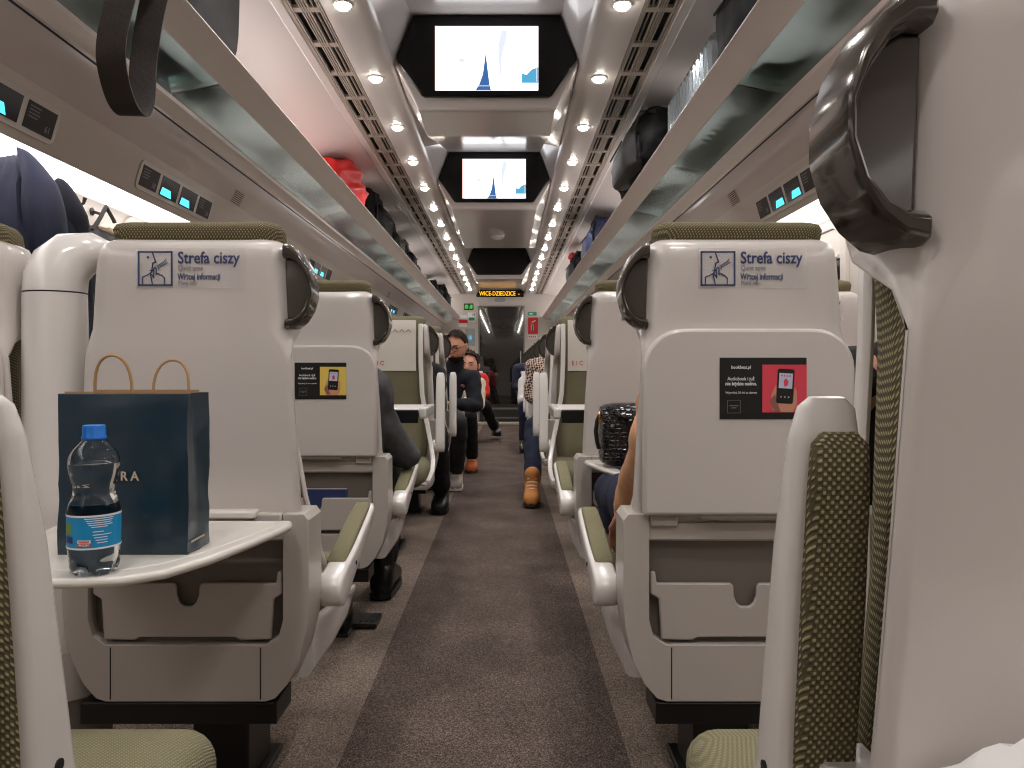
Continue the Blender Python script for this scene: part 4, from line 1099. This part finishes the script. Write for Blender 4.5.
# right side
r = luggage('suitcase', (RX-.06, 1.50, HC+.843), 'pale hard suitcase on the near right rack', 'suitcase')
m = blob([(-.34, .10, .13, 0, .17), (-.32, .135, .165, 0, .172), (.32, .135, .165, 0, .172), (.34, .10, .13, 0, .17)], 28, sq=.35); m.build('case_shell', 'whitecase', r, angle=50)
m = MB()
for k in range(3): m.tube([(-.136-.002, -.28, .09+.08*k), (-.138, .28, .09+.08*k)], .006, 6)
m.build('rib', 'greysign', r)
m = MB(); m.tube([(-.04, .31, .12), (-.04, .335, .12), (.04, .335, .12), (.04, .31, .12)], .008, 6); m.build('carry_handle', 'black', r)
backpack((RX-.06, 2.20, HC+.843), 'round black bag on right rack between pale case and ribbed case', .52, .30, .36, 'blackcloth', 'blackcloth')
r = luggage('ribbed_suitcase', (RX-.07, 2.84, HC+.843), 'silver ribbed suitcase lying on the right rack', 'suitcase')
m = MB(); secs = []
K = 56
for k in range(K+1):
    t = k/K; y = -.36+.72*t; e = 1-.25*max(0, abs(y)/.36-.93)/.07; rib = .006*(1 if (k % 4) < 2 else -1) if 2 < k < K-2 else 0
    secs.append([(x, y, z+.140) for x, z in rounded2d(-(.145*e+rib), .145*e+rib, -(.128*e+rib), .128*e+rib, .04, 5)])
m.loft(secs); m.build('case_shell', 'silver', r, angle=30)
m = MB(); m.tube([(-.05, -.365, .11), (-.05, -.385, .11), (.05, -.385, .11), (.05, -.365, .11)], .008, 8); m.build('carry_handle', 'black', r)
m = MB(); m.box(-.152, -.146, -.345, .345, .103, .113); m.build('zip_band', 'black', r)
backpack((RX-.125, 3.78, HC+.888), 'big black backpack overhanging the edge of right rack', .92, .34, .30, 'blackcloth', 'greynylon', noise=.03)
backpack((RX-.06, 6.25, HC+.843), 'deep blue bag with loop handles on the right rack', .95, .30, .35, 'bluecloth', 'bluecloth', noise=.03)
r = backpack((RX-.07, 7.75, HC+.843), 'patterned black bag with a red tip on far right rack', .85, .30, .31, 'blackcloth', 'greynylon', noise=.03)
m = MB(); m.ball((-.12, .22, .33), .05, .08, .045); m.build('red_tip', 'redcloth', r, noise=.01, nscale=30)

# ------------------------------------------------------------------ people
def V3(p): return Vector(p)
def finger_chain(m, root, d1, d2, L, r):
    a = V3(root); b = a+V3(d1).normalized()*L*.5; c = b+V3(d2).normalized()*L*.5
    m.capsule(a, b, r, r*.9, 8); m.capsule(b, c, r*.9, r*.75, 8)
def hand(m, wrist, elbow, up):
    # palm with four unequal bent fingers and a thumb from the side of the palm
    w = V3(wrist); f = (w-V3(elbow)).normalized(); u = V3(up); u = (u-f*u.dot(f)).normalized(); s = f.cross(u)
    for q in (-.026, -.009, .008, .024):
        m.capsule(w+f*.01+s*q*.6, w+f*.085+s*q, .014, .011, 8)
    for q, L in ((-.027, .062), (-.009, .076), (.009, .080), (.026, .070)):
        finger_chain(m, w+f*.088+s*q, f-u*.25, f-u*.95, L, .0078)
    finger_chain(m, w+f*.035+s*.03, f*.7+s*.7-u*.3, f*.95+s*.15-u*.5, .068, .0092)
def head_mesh(m, c, rot):
    # skull, jaw, brow, nose, ears; c = centre of the head, rot = Matrix 3x3, face looks along +Y
    q = MB()
    n, k = 24, 16
    secs = []
    for i in range(1, k):
        a = PI*i/k; z = .118*math.cos(a); r = math.sin(a); ring = []
        for j in range(n):
            t = 2*PI*j/n; x = .075*r*math.cos(t); y = .096*r*math.sin(t)
            if z < -.02:                    # jaw narrows, chin comes forward
                f = min(1, (-.02-z)/.1); x *= 1-.28*f
                y = y*(1-.10*f) + (.016*f if y > 0 else .03*f)
            if y > .05 and abs(x) < .05:
                y += .006*math.exp(-((z-.028)/.012)**2)                       # brow
                y -= .010*math.exp(-((z-.006)/.014)**2)*math.exp(-((abs(x)-.031)/.014)**2)   # eye hollows
            ring.append((x, y, z))
        secs.append(ring)
    q.loft(secs)
    q.ball((0, .094, -.022), .013, .016, .012, 10, 6); q.capsule((0, .088, .014), (0, .099, -.016), .007, .010, 8)
    q.ball((0, .082, -.052), .022, .012, .011, 10, 6)
    for sx in (-1, 1): q.ball((sx*.076, -.005, -.004), .010, .020, .032, 10, 7)
    q.xf(Matrix.Translation(c) @ rot.to_4x4())
    tmp = bpy.data.meshes.new('t'); q.bm.to_mesh(tmp); q.bm.free(); m.bm.from_mesh(tmp); bpy.data.meshes.remove(tmp)
def person(loc, rz, label, J, top, trousers, shoe, sole='sole', hairstyle='short', glasses=False, hair='hair', collar=True, beard=False, group=None):
    r = empty('person', loc, label, 'person', group, rz)
    g = {k: V3(v) for k, v in J.items() if k not in ('yaw', 'pitch', 'rollh')}
    rot = Euler((R(J.get('pitch', 0)), R(J.get('rollh', 0)), R(J.get('yaw', 0))), 'XYZ').to_matrix()
    pel, chest, neck, hd = g['pelvis'], g['chest'], g['neck'], g['head']
    def limb(m, ch, rs):
        for a, b, ra, rb in zip(ch, ch[1:], rs, rs[1:]): m.capsule(g[a], g[b], ra, rb, 14)
    # body: one continuous surface
    m = MB()
    m.capsule(pel, chest, .11, .12, 16); m.capsule(g['sh_l'].lerp(chest, .3), g['sh_r'].lerp(chest, .3), .08, .08); m.capsule(chest, neck, .07, .052); m.capsule(neck, hd+rot @ V3((0, -.015, -.04)), .052, .052)
    head_mesh(m, hd, rot)
    for s_ in 'lr':
        limb(m, ['sh_'+s_, 'el_'+s_, 'wr_'+s_], [.045, .036, .024]); hand(m, g['wr_'+s_], g['el_'+s_], (0, 0, 1))
        limb(m, ['hip_'+s_, 'kn_'+s_, 'an_'+s_], [.075, .052, .036]); fd = (g['toe_'+s_]-g['an_'+s_]); m.capsule(g['an_'+s_], g['an_'+s_]+Vector((fd.x, fd.y, 0))*.35+Vector((0, 0, -.045)), .030, .020)
    q = remeshed(m, .0065, 3); q.build('body', 'skin', r, angle=180)
    # top
    m = MB()
    m.capsule(pel+V3((0, 0, -.01)), chest, .135, .145, 18); m.capsule(g['sh_l'].lerp(chest, .18), g['sh_r'].lerp(chest, .18), .082, .082, 14); m.capsule(chest, neck.lerp(chest, .25), .10, .07)
    if collar: m.capsule(neck.lerp(chest, .2), neck.lerp(hd, .12), .072, .066)
    for s_ in 'lr':
        wr = g['wr_'+s_].lerp(g['el_'+s_], .08)
        m.capsule(g['sh_'+s_], g['el_'+s_], .068, .056, 14); m.capsule(g['el_'+s_], wr, .056, .040, 14)
    q = remeshed(m, .010, 5); q.build('jacket', top, r, angle=180, noise=.011, nscale=15)
    # trousers
    m = MB(); m.ball(pel, .145, .13, .115)
    for s_ in 'lr':
        an = g['an_'+s_].lerp(g['kn_'+s_], .14)
        m.capsule(pel.lerp(g['hip_'+s_], .7), g['kn_'+s_], .092, .070, 14); m.capsule(g['kn_'+s_], an, .072, .060, 14)
    q = remeshed(m, .011, 4); q.build('trousers', trousers, r, angle=180, noise=.008, nscale=17)
    for s_ in 'lr':
        an, to = g['an_'+s_], g['toe_'+s_]; d = (to-an); d.z = 0; d.normalize(); side = Vector((-d.y, d.x, 0))
        m = MB(); secs = []
        base = Vector((an.x, an.y, 0)); zb = min(an.z, to.z)-.065
        for u, w, h in ((-.078, .026, .055), (-.070, .040, .10), (-.03, .046, .145), (.03, .048, .140), (.075, .049, .105), (.12, .054, .082), (.165, .053, .066), (.19, .040, .050), (.2, .022, .03)):
            c = base+d*u; secs.append([Vector((c.x, c.y, zb))+side*x+Vector((0, 0, z)) for x, z in rounded2d(-w, w, .014, h+.014, min(w, h/2)*.85, 4)])
        m.loft(secs); m.capsule(an+Vector((0, 0, .02))-d*.01, an+Vector((0, 0, .085))-d*.01, .051, .053, 14); sh = m.build('shoe', shoe, r, angle=60)
        m = MB(); m.loft([[Vector((base.x, base.y, zb))+d*u+side*w*f+Vector((0, 0, z)) for u, w in ((-.084, 0), (-.064, .042), (0, .049), (.07, .051), (.13, .057), (.18, .048), (.208, 0))] + [Vector((base.x, base.y, zb))+d*u-side*w*f+Vector((0, 0, z)) for u, w in ((.18, .048), (.13, .057), (.07, .051), (0, .049), (-.064, .042))] for z, f in ((0, 1), (.022, 1.02))])
        m.build('shoe_sole', sole, sh)
        m = MB()
        for k in range(4):
            c = base+d*(.035+.024*k)+Vector((0, 0, zb+.160-.020*k)); m.tube([c-side*.034, c+Vector((0, 0, .006)), c+side*.034], .0035, 6)
        m.build('laces', 'cream' if shoe in ('tanboot', 'rustboot', 'sneaker') else 'black', sh)
    # hair, eyes, glasses
    def hm(): return Matrix.Translation(hd) @ rot.to_4x4()
    m = MB(); n = 26; secs = []
    for i in range(1, 15):
        a = PI*i/15; zz = math.cos(a); rr = math.sin(a); ring = []
        for j in range(n):
            t = 2*PI*j/n; front = math.sin(t)
            low = -.03 if front < .05 else (.03 if front < .45 else .058)
            x = .0795*rr*math.cos(t); y = .101*rr*front-.004; z = .123*zz+.005
            if hairstyle == 'long' and front < .3: low = -.22
            lim = low + (.05*max(0, front) if front > .15 else 0)
            if z < lim:
                if hairstyle == 'long' and front < .3: pass
                k_ = (lim-z); z = lim; x *= .93; y = y*.93 if y < 0 else min(y, .075)
            ring.append((x, y, z))
        secs.append(ring)
    if hairstyle == 'long':
        last = secs[-1]; secs += [[(x*1.0, y-.0 if y < 0 else -.01, z-dz) for x, y, z in [(.085*math.cos(2*PI*j/n), .09*math.sin(2*PI*j/n)-.02, -.02) for j in range(n)]] for dz in (.06, .12, .18)]
    m.loft(secs); m.xf(hm()); m.build('hair', hair, r, angle=80, noise=.007, nscale=45)
    m = MB()
    for sx in (-1, 1): m.ball((sx*.031, .0775, .004), .0105, .0085, .006, 10, 6)
    m.xf(hm()); m.build('eyes', 'eye', r)
    m = MB()
    for sx in (-1, 1): m.capsule((sx*.018, .0945, .024), (sx*.047, .084, .026), .0042, .003, 6)
    m.xf(hm()); m.build('eyebrows', hair, r)
    m = MB(); m.ball((0, .0915, -.050), .021, .006, .0035, 10, 5); m.ball((0, .0905, -.057), .018, .006, .004, 10, 5); m.xf(hm()); m.build('lips', 'lips', r)
    if beard:
        m = MB(); secs = []
        for z, sc in ((-.114, .5), (-.104, .76), (-.09, .93), (-.075, .97), (-.066, .975)):
            secs.append([(.0655*sc*math.cos(t), .045+.05*sc*math.sin(t)*(.98), z) for t in [PI*k/12 for k in range(13)]])
        m.loft(secs, closed=False); m.xf(hm()); m.build('beard', hair, r, angle=80, noise=.003, nscale=80)
    if glasses:
        m = MB()
        for sx in (-1, 1):
            p = [(sx*.033+.0235*math.cos(k*PI/8), .102, .002+.0175*math.sin(k*PI/8)) for k in range(17)]; m.tube(p, .0022, 6)
            m.tube([(sx*.056, .100, .008), (sx*.076, .06, .008), (sx*.080, .0, .008)], .002, 6)
        m.tube([(-.0095, .104, .006), (0, .106, .009), (.0095, .104, .006)], .002, 6)
        m.xf(hm()); m.build('glasses', 'glassframe', r)
    return r
def pose(dx=0., lean=0., **kw):
    """seated pose; dx shifts the upper body sideways, lean forwards"""
    J = dict(pelvis=(dx*.25, .30, .56), chest=(dx*.75, .29+lean*.6, .86), neck=(dx, .30+lean, 1.0), head=(dx*1.05, .33+lean*1.1, 1.15),
             sh_l=(dx*.9-.18, .29+lean*.9, .955), sh_r=(dx*.9+.18, .29+lean*.9, .955),
             el_l=(dx*.9-.24, .36+lean, .70), el_r=(dx*.9+.24, .36+lean, .70), wr_l=(dx*.5-.12, .56+lean*.5, .68), wr_r=(dx*.5+.12, .56+lean*.5, .68),
             hip_l=(-.09, .34, .55), hip_r=(.09, .34, .55), kn_l=(-.11, .70, .55), kn_r=(.11, .70, .55),
             an_l=(-.11, .66, .10), an_r=(.11, .66, .10), toe_l=(-.11, .80, .075), toe_r=(.11, .80, .075))
    J.update(kw); return J
def facing(cx, yr): return (cx, yr, 0), PI
# man with glasses leaning into the aisle, left side, third row facing us
l, z = facing(XL, ROWS[2])
person(l, z, 'bearded man in dark navy sweater and glasses leaning into the aisle', pose(-.20, .04, head=(-.235, .40, 1.085), neck=(-.225, .345, .945), chest=(-.14, .30, .78), sh_l=(-.345, .31, .845), sh_r=(-.02, .35, .87), el_l=(-.375, .40, .64), wr_l=(-.20, .60, .66), el_r=(.05, .46, .68), wr_r=(-.06, .62, .68), yaw=-24, pitch=-16, rollh=0,
    kn_l=(-.26, .70, .53), an_l=(-.225, .30, .105), toe_l=(-.225, .44, .075), hip_l=(-.16, .36, .55)), 'darknavy', 'greytr', 'sneaker', 'whitesole', glasses=True, beard=True)
# black boot of the passenger one row nearer, hidden behind the seat
l, z = facing(XL, ROWS[1])
person(l, z, 'person in black sitting hidden on the left, one black boot showing', pose(.02, 0, kn_l=(-.19, .66, .53), an_l=(-.185, .24, .10), toe_l=(-.185, .38, .075), head=(.02, .30, 1.07), neck=(.02, .28, .93), sh_l=(-.15, .28, .88), sh_r=(.19, .28, .88), el_l=(-.17, .36, .66), el_r=(.22, .36, .66)), 'blackwear', 'blackwear', 'blackboot', 'black')
l, z = facing(XL, ROWS[3])
person(l, z, 'person in cream top with rust boot leaning out behind the bearded man', pose(-.26, .05, head=(-.29, .37, .945), neck=(-.265, .34, .81), chest=(-.20, .30, .74), sh_l=(-.36, .33, .78), sh_r=(-.10, .33, .80), el_l=(-.36, .44, .60), wr_l=(-.2, .6, .64), kn_l=(-.29, .66, .52), an_l=(-.30, .28, .10), toe_l=(-.30, .42, .075), yaw=-15), 'cream', 'blackwear', 'rustboot', hairstyle='long')
l, z = facing(XL, ROWS[6])
person(l, z, 'person in red jacket stretching one dark shoe into the far aisle', pose(-.20, .05, sh_l=(-.31, .32, .80), el_l=(-.35, .36, .60), wr_l=(-.2, .55, .60), kn_l=(-.34, .62, .48), an_l=(-.46, .0, .12), toe_l=(-.48, .10, .16), chest=(-.12, .30, .74), sh_r=(-.0, .32, .82), head=(-.06, .36, .98), neck=(-.08, .32, .85)), 'redwear', 'blackwear', 'blackboot', 'black')
l, z = facing(XR, ROWS[2])
person(l, z, 'person in checked coat, jeans and tan boot on the right side', pose(.14, .02, sh_r=(.24, .30, .93), el_r=(.255, .33, .70), wr_r=(.12, .58, .66), kn_r=(.25, .66, .50), an_r=(.275, 1.0, .115), toe_r=(.285, 1.15, .08), hip_r=(.14, .34, .55), head=(.02, .28, 1.05), neck=(.05, .28, .95)), 'plaid', 'denim', 'tanboot')
l, z = facing(XR, ROWS[5])
person(l, z, 'person with white sleeve and dark shoe far along the right', pose(.16, .04, sh_r=(.24, .30, .78), el_r=(.27, .42, .56), wr_r=(.2, .62, .60), kn_r=(.25, .66, .50), an_r=(.25, .62, .10), toe_r=(.255, .76, .075), chest=(.10, .29, .72), sh_l=(-.06, .30, .80), head=(.06, .30, .98), neck=(.08, .29, .85)), 'whitecloth', 'denim', 'blackboot', 'black')
l, z = facing(XR, ROWS[6])
person(l, z, 'person in navy far along the right behind the white sleeve', pose(.16, .04, sh_r=(.31, .30, .92), el_r=(.32, .36, .70), head=(.02, .28, 1.04), neck=(.08, .28, .95)), 'navycloth', 'blackwear', 'blackboot', 'black')
# passengers in the rows turned away
person((XR, YB, 0), 0, 'person in tan wool coat, elbow and hand past the right seat', pose(-.05, .06, sh_l=(-.06, .30, .90), el_l=(-.135, .20, .745), wr_l=(-.150, .46, .55), head=(.03, .36, 1.02), neck=(.0, .34, .92), sh_r=(.16, .33, .90), chest=(-.01, .31, .80), hip_l=(-.10, .36, .545), kn_l=(-.13, .74, .56), an_l=(.0, .68, .10), toe_l=(.0, .82, .075)), 'tan', 'denim', 'blackboot', 'black')
person((XL, YC, 0), 0, 'person in dark grey coat, elbow out past yellow advert seat', pose(.02, .08, sh_r=(.12, .33, .76), el_r=(.235, .36, .60), wr_r=(.12, .58, .60), head=(.0, .38, 1.02), neck=(.03, .36, .92), sh_l=(-.13, .35, .88), chest=(.06, .32, .80)), 'greycloth', 'blackwear', 'blackboot', 'black')
person((XRW, YB+.0, 0), 0, 'person in black jacket by the window on the right', pose(.0, .03, head=(0, .33, 1.03), neck=(0, .32, .92), sh_l=(-.19, .31, .88), sh_r=(.17, .31, .88), el_l=(-.23, .34, .66)), 'blackwear', 'blackwear', 'blackboot', 'black')

# ------------------------------------------------------------------ camera and picture settings
cam = bpy.data.cameras.new('camera'); co = bpy.data.objects.new('camera', cam); COL.objects.link(co)
co.location = (0, 0, HC); co.rotation_euler = (PI/2, 0, 0)
cam.sensor_width = 36; cam.lens = 770/1024*36; cam.shift_x = 6/1024; cam.shift_y = -14/1024
cam.clip_start = .02; cam.clip_end = 60
scn.camera = co
w = bpy.data.worlds.new('world'); scn.world = w; w.use_nodes = True
w.node_tree.nodes['Background'].inputs[0].default_value = (.01, .01, .012, 1)
scn.view_settings.view_transform = 'Standard'; scn.view_settings.look = 'None'
scn.view_settings.gamma = 1; scn.view_settings.use_curve_mapping = False
scn.view_settings.exposure = 0.5
cy = scn.cycles
cy.use_denoising = True
try: cy.denoiser = 'OPENIMAGEDENOISE'
except Exception: pass
cy.max_bounces = 10; cy.transparent_max_bounces = 16; cy.sample_clamp_indirect = 4; cy.caustics_reflective = False; cy.caustics_refractive = False
cy.blur_glossy = .5
cy.filter_width = 1.15
